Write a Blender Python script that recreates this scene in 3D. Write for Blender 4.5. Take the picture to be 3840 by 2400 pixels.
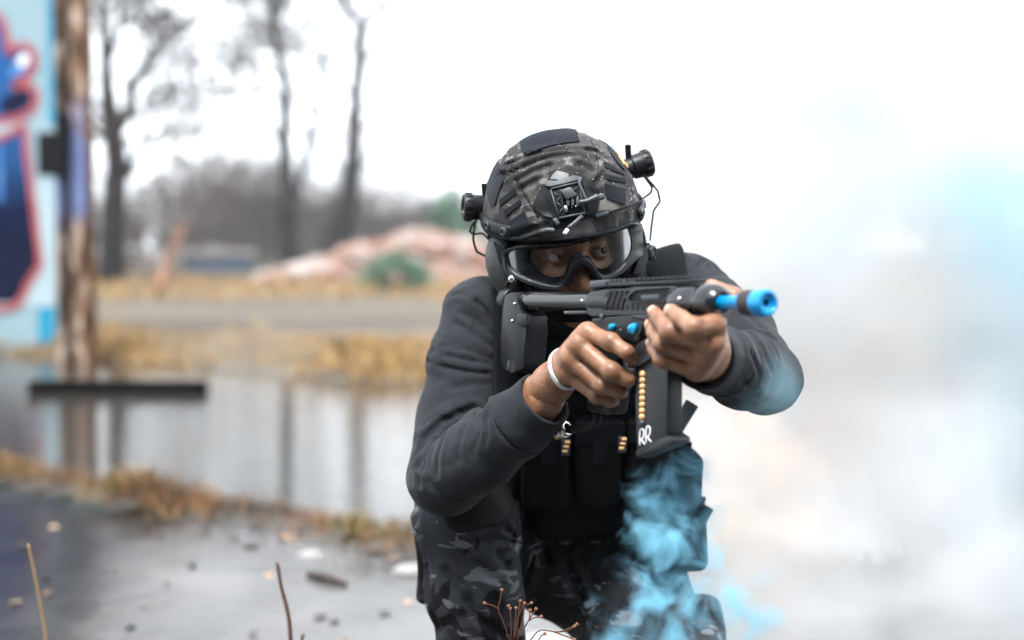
import bpy, bmesh, math, random, time
import numpy as np
from mathutils import Vector, Matrix, Quaternion
from mathutils.bvhtree import BVHTree
T0 = time.time()
R = math.radians
for o in list(bpy.data.objects):
    bpy.data.objects.remove(o)
sc = bpy.context.scene
C = sc.collection

# ------------------------------------------------------------------ camera
CAMZ = 0.95
FPX = 3840 * 50 / 36.0                     # focal length in photo pixels
PITCH = math.atan(264 / FPX)
cam_d = bpy.data.cameras.new('camera')
cam = bpy.data.objects.new('camera', cam_d)
C.objects.link(cam)
cam.location = (0, 0, CAMZ)
cam.rotation_euler = (R(90) - PITCH, 0, 0)
cam_d.sensor_width = 36
cam_d.lens = 50
cam_d.clip_start = 0.05
cam_d.clip_end = 2000
cam_d.dof.use_dof = True
cam_d.dof.focus_distance = 2.04
cam_d.dof.aperture_fstop = 1.9
sc.camera = cam

# ------------------------------------------------------------------ light
SUN_EL, SUN_AZ = R(64), R(-35)             # azimuth measured from +Y (away from camera) towards +X
w = bpy.data.worlds.new('World')
sc.world = w
w.use_nodes = True
nt = w.node_tree
nt.nodes.clear()
sky = nt.nodes.new('ShaderNodeTexSky')
sky.sky_type = 'NISHITA'
sky.sun_disc = False
sky.sun_elevation = SUN_EL
sky.sun_rotation = R(180)+R(20)
sky.air_density = 1.0
sky.dust_density = 0.6
sky.ozone_density = 1.0
hs = nt.nodes.new('ShaderNodeHueSaturation')
hs.inputs['Saturation'].default_value = 0.10
bg = nt.nodes.new('ShaderNodeBackground')
bg.inputs['Strength'].default_value = 0.10
out = nt.nodes.new('ShaderNodeOutputWorld')
nt.links.new(sky.outputs[0], hs.inputs['Color'])
cl = nt.nodes.new('ShaderNodeMix'); cl.data_type = 'RGBA'          # an even white cloud cover veils the blue
cl.inputs[0].default_value = 0.7
cl.inputs[7].default_value = (5.75, 6.2, 6.65, 1)
nt.links.new(hs.outputs[0], cl.inputs[6])
nt.links.new(cl.outputs[2], bg.inputs['Color'])
nt.links.new(bg.outputs[0], out.inputs['Surface'])
sd = bpy.data.lights.new('sun', 'SUN')
sd.energy = 1.5
sd.angle = R(14)
sd.color = (1, 0.97, 0.93)
so = bpy.data.objects.new('sun', sd)
C.objects.link(so)
sdir = Vector((math.sin(R(200)) * math.cos(SUN_EL), math.cos(R(200)) * math.cos(SUN_EL), math.sin(SUN_EL)))
so.rotation_euler = (-sdir).to_track_quat('-Z', 'Y').to_euler()
so.location = sdir * 30
sc.view_settings.view_transform = 'Standard'
sc.view_settings.look = 'None'
sc.view_settings.gamma = 1
sc.view_settings.exposure = 2.25
sc.view_settings.use_curve_mapping = False
cy = sc.cycles
cy.max_bounces = 7
cy.diffuse_bounces = 2
cy.glossy_bounces = 3
cy.transmission_bounces = 4
cy.volume_bounces = 2
cy.transparent_max_bounces = 16
cy.volume_step_rate = 1.0
cy.volume_max_steps = 128
cy.use_denoising = True
cy.use_adaptive_sampling = True
cy.adaptive_threshold = 0.02
cy.caustics_reflective = False
cy.caustics_refractive = False

# ------------------------------------------------------------------ pixel -> place
_c, _s = math.cos(PITCH), math.sin(PITCH)
def ray(sx, sy):
    x = (sx - 1920) / FPX
    v = -(sy - 1200) / FPX
    return Vector((x, _c + v * _s, -_s + v * _c))      # y component close to 1
def pt(sx, sy, Y):
    r = ray(sx, sy)
    return Vector((0, 0, CAMZ)) + r * (Y / r.y)
def gp(sx, sy, z=0.0):
    r = ray(sx, sy)
    return Vector((0, 0, CAMZ)) + r * ((z - CAMZ) / r.z)
def proj(p):
    d = Vector(p) - Vector((0, 0, CAMZ))
    yy = d.y * _c - d.z * _s
    zz = d.y * _s + d.z * _c
    return (1920 + FPX * d.x / yy, 1200 - FPX * zz / yy)

# ------------------------------------------------------------------ objects
def tag(o, label=None, cat=None, group=None, kind=None):
    if label: o['label'] = label
    if cat: o['category'] = cat
    if group: o['group'] = group
    if kind: o['kind'] = kind
    return o
def empty(name, loc=(0, 0, 0), label=None, cat=None, group=None):
    o = bpy.data.objects.new(name, None)
    o.empty_display_size = 0.05
    C.objects.link(o)
    o.location = loc
    tag(o, label, cat, group)
    return o
def setparent(o, p):
    """parent keeping world placement (parents are never rotated or scaled)"""
    o.parent = p
    off = Vector((0, 0, 0))
    q = p
    while q is not None:
        off += q.location
        q = q.parent
    o.location = Vector(o.location) - off
def link(name, me, m, parent=None, smooth=True):
    o = bpy.data.objects.new(name, me)
    C.objects.link(o)
    ms = m if isinstance(m, (list, tuple)) else [m]
    for q in ms:
        me.materials.append(q)
    if smooth:
        me.polygons.foreach_set('use_smooth', [True] * len(me.polygons))
    if parent is not None:
        setparent(o, parent)
    return o
def mesh_np(V, F, name='m'):
    me = bpy.data.meshes.new(name)
    me.from_pydata([tuple(v) for v in V], [], [tuple(int(i) for i in f) for f in F])
    me.update()
    return me
def quads_np(V, F, name='m'):
    """fast mesh from arrays; F is (n,3) or (n,4)"""
    me = bpy.data.meshes.new(name)
    V = np.asarray(V, dtype=np.float32); F = np.asarray(F, dtype=np.int32)
    k = F.shape[1]
    me.vertices.add(len(V)); me.vertices.foreach_set('co', V.ravel())
    me.loops.add(F.size); me.loops.foreach_set('vertex_index', F.ravel())
    me.polygons.add(len(F))
    me.polygons.foreach_set('loop_start', np.arange(0, F.size, k, dtype=np.int32))
    me.polygons.foreach_set('loop_total', np.full(len(F), k, dtype=np.int32))
    me.update(calc_edges=True)
    return me

class MB:
    """collects shapes in one bmesh"""
    def __init__(s): s.b = bmesh.new()
    def box(s, size, M=None, bevel=0.0, seg=2):
        r = bmesh.ops.create_cube(s.b, size=1.0)
        vs = r['verts']
        bmesh.ops.scale(s.b, vec=size, verts=vs)
        if bevel > 0:
            es = list({e for v in vs for e in v.link_edges})
            rr = bmesh.ops.bevel(s.b, geom=es, offset=bevel, segments=seg, profile=0.5, affect='EDGES')
            vs = list({v for f in rr['faces'] for v in f.verts} | {v for v in vs if v.is_valid})
        if M is not None: bmesh.ops.transform(s.b, matrix=M, verts=vs)
        return s
    def lathe(s, prof, M=None, n=24, cap=True):
        """prof: list of (radius, z) around local Z"""
        rings = []
        for r, z in prof:
            if r < 1e-6: rings.append([s.b.verts.new((0, 0, z))])
            else: rings.append([s.b.verts.new((r * math.cos(2 * math.pi * i / n), r * math.sin(2 * math.pi * i / n), z)) for i in range(n)])
        for a, b in zip(rings[:-1], rings[1:]):
            for i in range(n):
                j = (i + 1) % n
                if len(a) == 1 and len(b) == 1: continue
                if len(a) == 1: s.b.faces.new((a[0], b[i], b[j]))
                elif len(b) == 1: s.b.faces.new((a[i], a[j], b[0]))
                else: s.b.faces.new((a[i], a[j], b[j], b[i]))
        if cap:
            if len(rings[0]) > 1: s.b.faces.new(rings[0][::-1])
            if len(rings[-1]) > 1: s.b.faces.new(rings[-1])
        if M is not None: bmesh.ops.transform(s.b, matrix=M, verts=[v for q in rings for v in q])
        return s
    def tube(s, pts, rad, n=8, cap=True, flat=None):
        """swept tube; rad number or list; flat=(normal, ratio) squashes it along normal"""
        pts = [Vector(p) for p in pts]
        k = len(pts)
        rs = rad if isinstance(rad, (list, tuple)) else [rad] * k
        t0 = (pts[1] - pts[0]).normalized()
        u = t0.orthogonal().normalized()
        if flat is not None:
            f = Vector(flat[0]); f = (f - t0 * f.dot(t0))
            if f.length > 1e-6: u = f.normalized()
        rings = []
        pt_ = t0
        for i, p in enumerate(pts):
            t = (pts[min(i + 1, k - 1)] - pts[max(i - 1, 0)]).normalized()
            q = pt_.rotation_difference(t)
            u = (q @ u); u = (u - t * u.dot(t)).normalized()
            if flat is not None:
                f = Vector(flat[0]); f = (f - t * f.dot(t))
                if f.length > 1e-6: u = f.normalized()
            v = t.cross(u)
            pt_ = t
            ru = rs[i] * (flat[1] if flat else 1)
            rings.append([s.b.verts.new(p + u * (ru * math.cos(2 * math.pi * j / n)) + v * (rs[i] * math.sin(2 * math.pi * j / n))) for j in range(n)])
        for a, b in zip(rings[:-1], rings[1:]):
            for j in range(n):
                s.b.faces.new((a[j], a[(j + 1) % n], b[(j + 1) % n], b[j]))
        if cap:
            s.b.faces.new(rings[0][::-1]); s.b.faces.new(rings[-1])
        return s
    def prism(s, poly, z0, z1, M=None, bevel=0.0, seg=1):
        """poly in local XY extruded along Z"""
        a = [s.b.verts.new((x, y, z0)) for x, y in poly]
        b = [s.b.verts.new((x, y, z1)) for x, y in poly]
        n = len(poly)
        fs = [s.b.faces.new(a[::-1]), s.b.faces.new(b)]
        for i in range(n):
            fs.append(s.b.faces.new((a[i], a[(i + 1) % n], b[(i + 1) % n], b[i])))
        vs = a + b
        if bevel > 0:
            es = list({e for f in fs for e in f.edges})
            rr = bmesh.ops.bevel(s.b, geom=es, offset=bevel, segments=seg, profile=0.5, affect='EDGES')
            vs = list({v for f in rr['faces'] for v in f.verts} | {v for v in vs if v.is_valid})
        if M is not None: bmesh.ops.transform(s.b, matrix=M, verts=vs)
        return s
    def ball(s, c, r, sub=2, scale=(1, 1, 1), M=None):
        rr = bmesh.ops.create_icosphere(s.b, subdivisions=sub, radius=r)
        vs = rr['verts']
        bmesh.ops.scale(s.b, vec=scale, verts=vs)
        if M is not None: bmesh.ops.transform(s.b, matrix=M, verts=vs)
        bmesh.ops.translate(s.b, vec=c, verts=vs)
        return s
    def build(s, name, m, parent=None, smooth=False, angle=None):
        bmesh.ops.recalc_face_normals(s.b, faces=s.b.faces)
        me = bpy.data.meshes.new(name)
        s.b.to_mesh(me); s.b.free()
        if angle is not None:
            me.polygons.foreach_set('use_smooth', [True] * len(me.polygons))
            me.set_sharp_from_angle(angle=R(angle))
            return link(name, me, m, parent, False)
        return link(name, me, m, parent, smooth)
def frame(o, x, y, z):
    M = Matrix((x, y, z)).transposed().to_4x4()
    M.translation = o
    return M
def aim(p, d, up=(0, 0, 1)):
    """matrix with local Z along d"""
    z = Vector(d).normalized(); x = Vector(up).cross(z)
    if x.length < 1e-5: x = z.orthogonal()
    x.normalize(); y = z.cross(x)
    return frame(Vector(p), x, y, z)
def spline(pts, n=6, closed=False):
    pts = [Vector(p) for p in pts]; k = len(pts); res = []
    rng = range(k if closed else k - 1)
    for i in rng:
        p1, p2 = pts[i], pts[(i + 1) % k]
        p0 = pts[(i - 1) % k] if (closed or i > 0) else p1 * 2 - p2
        p3 = pts[(i + 2) % k] if (closed or i < k - 2) else p2 * 2 - p1
        for j in range(n):
            t = j / n
            res.append(0.5 * ((2 * p1) + (p2 - p0) * t + (2 * p0 - 5 * p1 + 4 * p2 - p3) * t * t + (3 * p1 - p0 - 3 * p2 + p3) * t ** 3))
    if not closed: res.append(pts[-1])
    return res

# ------------------------------------------------------------------ materials
def mat(name, base, rough=0.6, metal=0.0, spec=0.5, noise=None, bump=None, coat=0.0, sheen=0.0, sss=0.0):
    """noise=(scale, amount, colour2[, detail]) mixes a second colour; bump=(scale, strength, distance) or list"""
    m = bpy.data.materials.new(name)
    m.use_nodes = True
    n = m.node_tree.nodes; l = m.node_tree.links
    b = n['Principled BSDF']
    b.inputs['Base Color'].default_value = (*base, 1)
    b.inputs['Roughness'].default_value = rough
    b.inputs['Metallic'].default_value = metal
    b.inputs['Specular IOR Level'].default_value = spec
    b.inputs['Coat Weight'].default_value = coat
    b.inputs['Sheen Weight'].default_value = sheen
    if sss:
        b.inputs['Subsurface Weight'].default_value = sss
        b.inputs['Subsurface Radius'].default_value = (0.008, 0.003, 0.0015)
        b.inputs['Subsurface Scale'].default_value = 1.0
    tc = n.new('ShaderNodeTexCoord')
    if noise:
        t = n.new('ShaderNodeTexNoise')
        t.inputs['Scale'].default_value = noise[0]
        t.inputs['Detail'].default_value = noise[3] if len(noise) > 3 else 5
        l.new(tc.outputs['Object'], t.inputs['Vector'])
        rp = n.new('ShaderNodeMapRange')
        rp.inputs[1].default_value = 0.35; rp.inputs[2].default_value = 0.65
        rp.inputs[3].default_value = 0; rp.inputs[4].default_value = noise[1]
        l.new(t.outputs['Fac'], rp.inputs[0])
        mx = n.new('ShaderNodeMix'); mx.data_type = 'RGBA'
        mx.inputs[6].default_value = (*base, 1); mx.inputs[7].default_value = (*noise[2], 1)
        l.new(rp.outputs[0], mx.inputs[0])
        l.new(mx.outputs[2], b.inputs['Base Color'])
    if bump:
        bl = bump if isinstance(bump, list) else [bump]
        prev = None
        for sc_, st, ds in bl:
            t = n.new('ShaderNodeTexNoise')
            t.inputs['Scale'].default_value = sc_; t.inputs['Detail'].default_value = 4
            l.new(tc.outputs['Object'], t.inputs['Vector'])
            bp = n.new('ShaderNodeBump')
            bp.inputs['Strength'].default_value = st; bp.inputs['Distance'].default_value = ds
            l.new(t.outputs['Fac'], bp.inputs['Height'])
            if prev: l.new(prev.outputs[0], bp.inputs['Normal'])
            prev = bp
        l.new(prev.outputs[0], b.inputs['Normal'])
    return m
def nodes(m): return m.node_tree.nodes, m.node_tree.links, m.node_tree.nodes['Principled BSDF']
# ================================================================== signed distance modelling
def smin(a, b, k):
    h = np.clip(0.5 + 0.5 * (b - a) / k, 0, 1)
    return b + (a - b) * h - k * h * (1 - h)
def smax(a, b, k): return -smin(-a, -b, k)
def V3(p): return np.array([p[0], p[1], p[2]], dtype=np.float64)
def cap(P, a, b, ra, rb):
    a = V3(a); b = V3(b); ab = b - a; pa = P - a
    t = np.clip((pa @ ab) / max(1e-12, ab @ ab), 0, 1)
    d = pa - t[:, None] * ab
    return np.sqrt((d * d).sum(1)) - (ra + (rb - ra) * t)
def chain(P, pts, k=0.008):
    """pts: [(pos, r), ...] smooth-joined tapered capsules"""
    d = None
    for (a, ra), (b, rb) in zip(pts[:-1], pts[1:]):
        e = cap(P, a, b, ra, rb)
        d = e if d is None else smin(d, e, k)
    return d
def ell(P, c, r, Rm=None):
    q = P - V3(c)
    if Rm is not None: q = q @ np.array(Rm.to_3x3())        # world -> local (R^T q)
    r = np.array(r)
    k0 = np.sqrt(((q / r) ** 2).sum(1)); k1 = np.sqrt(((q / (r * r)) ** 2).sum(1)) + 1e-9
    return k0 * (k0 - 1) / k1
def rbox(P, c, half, rad, Rm=None):
    q = P - V3(c)
    if Rm is not None: q = q @ np.array(Rm.to_3x3())
    d = np.abs(q) - (np.array(half) - rad)
    return np.sqrt((np.maximum(d, 0) ** 2).sum(1)) + np.minimum(d.max(1), 0) - rad
def polyd(P, pts):
    """distance to a polyline"""
    d = None
    for a, b in zip(pts[:-1], pts[1:]):
        e = cap(P, a, b, 0, 0)
        d = e if d is None else np.minimum(d, e)
    return d
def snet(f, lo, hi, h, B=6):
    """surface nets on a block-sparse grid"""
    lo = np.array(lo, dtype=np.float64); hi = np.array(hi, dtype=np.float64)
    nb = np.ceil((hi - lo) / (h * B)).astype(int)
    n = nb * B + 1
    g = np.stack(np.meshgrid(*[np.arange(k) for k in nb], indexing='ij'), -1).reshape(-1, 3)
    cen = lo + (g * B + B / 2) * h
    dv = f(cen)
    keep = np.abs(dv) < B * h * 0.9 + 0.012
    vals = np.repeat(np.repeat(np.repeat(np.where(dv < 0, -1., 1.).reshape(nb), B, 0), B, 1), B, 2)
    vals = np.pad(vals, ((0, 1), (0, 1), (0, 1)), mode='edge').astype(np.float32)
    m = np.zeros(n, bool)
    kb = keep.reshape(nb)
    up = np.repeat(np.repeat(np.repeat(kb, B, 0), B, 1), B, 2)
    for i in (0, 1):
        for j in (0, 1):
            for k in (0, 1):
                m[i:i + nb[0] * B, j:j + nb[1] * B, k:k + nb[2] * B] |= up
    idx = np.argwhere(m)
    res = np.empty(len(idx), np.float32)
    for s in range(0, len(idx), 200000):
        res[s:s + 200000] = f(lo + idx[s:s + 200000] * h)
    vals[m] = res
    ins = vals < 0
    c = ins[:-1, :-1, :-1].astype(np.int8)
    tot = np.zeros(c.shape, np.int8)
    offs = [(i, j, k) for i in (0, 1) for j in (0, 1) for k in (0, 1)]
    for i, j, k in offs: tot += ins[i:n[0] - 1 + i, j:n[1] - 1 + j, k:n[2] - 1 + k]
    act = (tot > 0) & (tot < 8)
    cells = np.argwhere(act)
    vid = -np.ones(act.shape, np.int64); vid[act] = np.arange(len(cells))
    cv = {o: vals[cells[:, 0] + o[0], cells[:, 1] + o[1], cells[:, 2] + o[2]].astype(np.float64) for o in offs}
    acc = np.zeros((len(cells), 3)); cnt = np.zeros(len(cells))
    for a in offs:
        for ax in range(3):
            if a[ax]: continue
            b_ = list(a); b_[ax] = 1; b_ = tuple(b_)
            va, vb = cv[a], cv[b_]
            x = (va < 0) != (vb < 0)
            t = np.where(x, va / np.where(x, va - vb, 1), 0)
            p = np.tile(np.array(a, dtype=np.float64), (len(cells), 1)); p[:, ax] += t
            acc += np.where(x[:, None], p, 0); cnt += x
    V = lo + (cells + acc / cnt[:, None]) * h
    F = []
    for ax in range(3):
        s0 = [slice(None)] * 3; s1 = [slice(None)] * 3
        s0[ax] = slice(0, -1); s1[ax] = slice(1, None)
        A = ins[tuple(s0)]; Bb = ins[tuple(s1)]
        e = np.argwhere(A != Bb)
        u, v = (ax + 1) % 3, (ax + 2) % 3
        ok = (e[:, u] > 0) & (e[:, v] > 0) & (e[:, u] < n[u] - 1) & (e[:, v] < n[v] - 1)
        e = e[ok]
        def vi(du, dv_):
            q = e.copy(); q[:, u] -= du; q[:, v] -= dv_
            return vid[q[:, 0], q[:, 1], q[:, 2]]
        q = np.stack([vi(1, 1), vi(0, 1), vi(0, 0), vi(1, 0)], 1)
        fl = A[e[:, 0], e[:, 1], e[:, 2]]
        q = np.where(fl[:, None], q, q[:, ::-1])
        F.append(q)
    F = np.concatenate(F)
    F = F[(F >= 0).all(1)]
    return V, F
def trace(f, sx, sy, Y0, Y1):
    """first hit of a picture ray with f<0 between depths"""
    r = ray(sx, sy); o = V3((0, 0, CAMZ)); r = V3(r) / r.y
    ys = np.linspace(Y0, Y1, 260)
    d = f(o + ys[:, None] * r)
    i = np.argmax(d < 0) if (d < 0).any() else np.argmin(d)
    if i > 0 and d[i] < 0:
        t = d[i - 1] / (d[i - 1] - d[i]); y = ys[i - 1] + t * (ys[i] - ys[i - 1])
    else: y = ys[i]
    return Vector(o + y * r)
# ================================================================== SETTING
rnd = random.Random(7)
def lerp(a, b, t): return a + (b - a) * t
def fnoise(x, y, seed=0):
    return (math.sin(x * 1.7 + seed) * math.cos(y * 1.3 - seed * 2) + 0.5 * math.sin(x * 3.9 + y * 2.7 + seed * 3) + 0.25 * math.sin(x * 8.1 - y * 7.3 + seed)) / 1.75

# near strip of turf runs obliquely across the picture
NS = [gp(-500, 1745), gp(0, 1790), gp(330, 1870), gp(700, 1925), gp(1050, 1975), gp(1400, 2050), gp(1750, 2090), gp(2200, 2130), gp(3000, 2180), gp(4200, 2200)]
def strip_y(x):
    for a, b in zip(NS[:-1], NS[1:]):
        if x <= b.x or b is NS[-1]:
            return lerp(a.y, b.y, (x - a.x) / (b.x - a.x))
def far_shore(x):
    return 12.3 + (x + 3.8) * (-0.75) * (1 if x > -4.6 else 0.2) if x < -1.2 else 10.3 - (x + 1.2) * 0.05
def hgt(x, y):
    """height of the land; water level is 0"""
    ys = strip_y(max(-8, min(6, x)))
    if y < ys - 0.16:
        d = ys - y
        return 0.006 + 0.009 * fnoise(x * 1.1, y * 1.6, 2) 
    if y < ys + 0.16:
        t = (y - ys) / 0.16
        return 0.05 * (1 - t * t) + 0.015 * fnoise(x * 5, y * 5, 1)
    yf = far_shore(x)
    if y < yf:
        t = min(1, (y - ys - 0.16) / 0.6, (yf - y) / 0.6)
        return -0.10 * t
    return min(0.45, 0.16 * min(1, (y - yf) / 0.8) + 0.05 * fnoise(x * 0.8, y * 0.5, 3) + 0.004 * (y - yf))

def grid_ground():
    xs = sorted(set([-400, -200, -100, -60, -40, -30, -22, -16, -12] + [round(-10 + 0.16 * i, 3) for i in range(125)] + [12, 16, 22, 30, 40, 60, 100, 200, 400]))
    ys = [-6, -3, -1, 0, 1, 2] + [round(2.4 + 0.08 * i, 3) for i in range(145)] + [14.5, 15, 16, 17, 18.5, 20, 22, 25, 28, 32, 38, 46, 60, 90, 150, 300, 700, 1200]
    V = []; F = []
    nx = len(xs)
    for y in ys:
        for x in xs:
            V.append((x, y, hgt(x, y) if y < 300 else 0.4))
    for j in range(len(ys) - 1):
        for i in range(nx - 1):
            a = j * nx + i
            F.append((a, a + 1, a + nx + 1, a + nx))
    return quads_np(V, F)

mg = mat('ground', (0.1, 0.09, 0.08), 0.5)
n, l, b = nodes(mg)
tc = n.new('ShaderNodeNewGeometry')
sep = n.new('ShaderNodeSeparateXYZ'); l.new(tc.outputs['Position'], sep.inputs[0])
# land colours: wet mud (low) / dry grass soil (high)
mr = n.new('ShaderNodeMapRange'); mr.inputs[1].default_value = 0.012; mr.inputs[2].default_value = 0.05
l.new(sep.outputs[2], mr.inputs[0])
nz = n.new('ShaderNodeTexNoise'); nz.inputs['Scale'].default_value = 1.4; nz.inputs['Detail'].default_value = 7
l.new(tc.outputs['Position'], nz.inputs['Vector'])
cr = n.new('ShaderNodeValToRGB'); e = cr.color_ramp.elements
e[0].position = 0.38; e[0].color = (0.020, 0.018, 0.017, 1)
e[1].position = 0.64; e[1].color = (0.095, 0.089, 0.085, 1)
l.new(nz.outputs['Fac'], cr.inputs[0])
nz2 = n.new('ShaderNodeTexNoise'); nz2.inputs['Scale'].default_value = 0.35; nz2.inputs['Detail'].default_value = 8
mp = n.new('ShaderNodeMapping'); mp.inputs['Scale'].default_value = (0.5, 1.6, 1)
l.new(tc.outputs['Position'], mp.inputs[0]); l.new(mp.outputs[0], nz2.inputs['Vector'])
cr2 = n.new('ShaderNodeValToRGB'); e = cr2.color_ramp.elements
e[0].position = 0.3; e[0].color = (0.050, 0.041, 0.033, 1)
e[1].position = 0.62; e[1].color = (0.100, 0.078, 0.052, 1)
e2 = cr2.color_ramp.elements.new(0.78); e2.color = (0.095, 0.086, 0.078, 1)
l.new(nz2.outputs['Fac'], cr2.inputs[0])
# dark wall reflection painted into the ground colour on the left
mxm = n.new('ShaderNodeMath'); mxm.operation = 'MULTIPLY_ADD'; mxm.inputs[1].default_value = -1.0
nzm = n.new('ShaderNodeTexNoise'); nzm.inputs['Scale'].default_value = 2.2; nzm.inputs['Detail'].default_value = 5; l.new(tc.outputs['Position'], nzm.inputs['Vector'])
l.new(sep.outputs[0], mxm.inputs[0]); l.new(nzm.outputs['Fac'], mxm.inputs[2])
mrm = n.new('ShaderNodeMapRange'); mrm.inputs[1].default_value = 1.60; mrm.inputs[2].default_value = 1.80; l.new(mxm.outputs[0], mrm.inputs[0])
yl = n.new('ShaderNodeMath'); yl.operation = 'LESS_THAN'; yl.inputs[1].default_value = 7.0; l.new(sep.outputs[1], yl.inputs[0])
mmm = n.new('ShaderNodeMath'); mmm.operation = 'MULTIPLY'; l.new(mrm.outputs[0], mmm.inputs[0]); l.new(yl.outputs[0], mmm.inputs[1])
painted_reflection = n.new('ShaderNodeMix'); painted_reflection.data_type = 'RGBA'; painted_reflection.inputs[7].default_value = (.005, .0045, .004, 1)
l.new(mmm.outputs[0], painted_reflection.inputs[0]); l.new(cr.outputs[0], painted_reflection.inputs[6])
mx = n.new('ShaderNodeMix'); mx.data_type = 'RGBA'
l.new(mr.outputs[0], mx.inputs[0]); l.new(painted_reflection.outputs[2], mx.inputs[6]); l.new(cr2.outputs[0], mx.inputs[7])
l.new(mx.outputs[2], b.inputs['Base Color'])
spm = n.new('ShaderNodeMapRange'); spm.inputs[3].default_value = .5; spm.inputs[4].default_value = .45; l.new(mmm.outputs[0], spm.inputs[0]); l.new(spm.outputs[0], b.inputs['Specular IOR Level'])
rr = n.new('ShaderNodeMapRange'); rr.inputs[1].default_value = 0.0; rr.inputs[2].default_value = 1
rr.inputs[3].default_value = 0.0; rr.inputs[4].default_value = 0.9
l.new(mr.outputs[0], rr.inputs[0])
nz3 = n.new('ShaderNodeTexNoise'); nz3.inputs['Scale'].default_value = 2.2; nz3.inputs['Detail'].default_value = 6
l.new(tc.outputs['Position'], nz3.inputs['Vector'])
ad = n.new('ShaderNodeMath'); ad.operation = 'MULTIPLY_ADD'; ad.inputs[1].default_value = 0.42
l.new(nz3.outputs['Fac'], ad.inputs[0]); l.new(rr.outputs[0], ad.inputs[2])
l.new(ad.outputs[0], b.inputs['Roughness'])
bp = n.new('ShaderNodeBump'); bp.inputs['Strength'].default_value = 0.12; bp.inputs['Distance'].default_value = 0.02
nz4 = n.new('ShaderNodeTexNoise'); nz4.inputs['Scale'].default_value = 14; nz4.inputs['Detail'].default_value = 6
l.new(tc.outputs['Position'], nz4.inputs['Vector']); l.new(nz4.outputs['Fac'], bp.inputs['Height'])
l.new(bp.outputs[0], b.inputs['Normal'])
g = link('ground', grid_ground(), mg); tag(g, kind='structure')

# water: the pond and the film lying on the concrete share one level
mw = mat('water', (0.035, 0.032, 0.028), 0.03, spec=0.5)
n, l, b = nodes(mw)
b.inputs['IOR'].default_value = 1.333
b.inputs['Transmission Weight'].default_value = 0.0
tc = n.new('ShaderNodeNewGeometry')
mp = n.new('ShaderNodeMapping'); mp.inputs['Scale'].default_value = (1.3, 9.0, 1)
l.new(tc.outputs['Position'], mp.inputs[0])
nz = n.new('ShaderNodeTexNoise'); nz.inputs['Scale'].default_value = 2.6; nz.inputs['Detail'].default_value = 4
l.new(mp.outputs[0], nz.inputs['Vector'])
bp = n.new('ShaderNodeBump'); bp.inputs['Strength'].default_value = 0.15; bp.inputs['Distance'].default_value = 0.02
l.new(nz.outputs['Fac'], bp.inputs['Height']); l.new(bp.outputs[0], b.inputs['Normal'])
me = quads_np([(-40, 2.0, 0), (40, 2.0, 0), (40, 16, 0), (-40, 16, 0)], [(0, 1, 2, 3)])
wat = link('water', me, mw, None, False); tag(wat, kind='structure')

# ------------------------------------------------------------------ grasses
def blades(spots, hmin, hmax, wid, lean, seed):
    r = random.Random(seed); V = []; F = []
    for (x, y, z, s) in spots:
        h = r.uniform(hmin, hmax) * s; a = r.uniform(0, 6.28); q = r.uniform(0, 6.28); L = r.uniform(0.1, lean) * h
        dx, dy = math.cos(a) * wid * s, math.sin(a) * wid * s
        k = len(V)
        V += [(x - dx, y - dy, z - 0.01), (x + dx, y + dy, z - 0.01), (x + dx * .7 + math.cos(q) * L * .35, y + dy * .7 + math.sin(q) * L * .35, z + h * .6),
              (x - dx * .7 + math.cos(q) * L * .35, y - dy * .7 + math.sin(q) * L * .35, z + h * .6), (x + math.cos(q) * L, y + math.sin(q) * L, z + h * r.uniform(.75, 1))]
        F += [(k, k + 1, k + 2, k + 3), (k + 3, k + 2, k + 4, k + 4)]
    F = [f if f[2] != f[3] else f[:3] for f in F]
    return mesh_np(V, F)
def grass_mat(name, c1, c2, c3):
    m = mat(name, c1, 0.8)
    n, l, b = nodes(m)
    g_ = n.new('ShaderNodeNewGeometry')
    nz = n.new('ShaderNodeTexNoise'); nz.inputs['Scale'].default_value = 3.0; nz.inputs['Detail'].default_value = 6
    l.new(g_.outputs['Position'], nz.inputs['Vector'])
    cr = n.new('ShaderNodeValToRGB'); e = cr.color_ramp.elements
    e[0].position = 0.35; e[0].color = (*c1, 1); e[1].position = 0.65; e[1].color = (*c3, 1)
    k = cr.color_ramp.elements.new(0.5); k.color = (*c2, 1)
    l.new(nz.outputs['Fac'], cr.inputs[0]); l.new(cr.outputs[0], b.inputs['Base Color'])
    return m
GM_straw = grass_mat('straw_grass', (0.16, 0.09, 0.03), (0.32, 0.19, 0.065), (0.42, 0.29, 0.13))
GM_moss = grass_mat('turf_grass', (0.045, 0.028, 0.016), (0.20, 0.10, 0.04), (0.17, 0.13, 0.04))
sp = []
while len(sp) < 12000:
    x = rnd.uniform(-8, 2.0); ys = strip_y(x)
    y = ys + rnd.gauss(0, 0.085)
    c = fnoise(x * 3.1, y * 2, 5)
    if rnd.random() < 0.55 + 0.45 * c: sp.append((x, y, hgt(x, y), 0.6 + 0.5 * max(0, c)))
o = link('turf_strip_grass', blades(sp, 0.03, 0.13, 0.004, 1.2, 3), GM_moss); tag(o, 'brown and mossy grass tufts along the strip between puddle and pond', 'grass', kind='stuff')
sp = []
while len(sp) < 10500:
    x = rnd.uniform(-9, 5); yf = far_shore(x)
    y = yf + abs(rnd.gauss(0, 0.75)) - 0.1
    c = fnoise(x * 1.1, y * .8, 9)
    if rnd.random() < 0.55 + 0.55 * c: sp.append((x, y, hgt(x, y), 0.65 + 0.6 * max(0, c)))
o = link('straw_grass', blades(sp, 0.06, 0.19, 0.008, 1.0, 4), GM_straw); tag(o, 'straw yellow grass along the far bank of the pond', 'grass', kind='stuff')
sp = []
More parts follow.
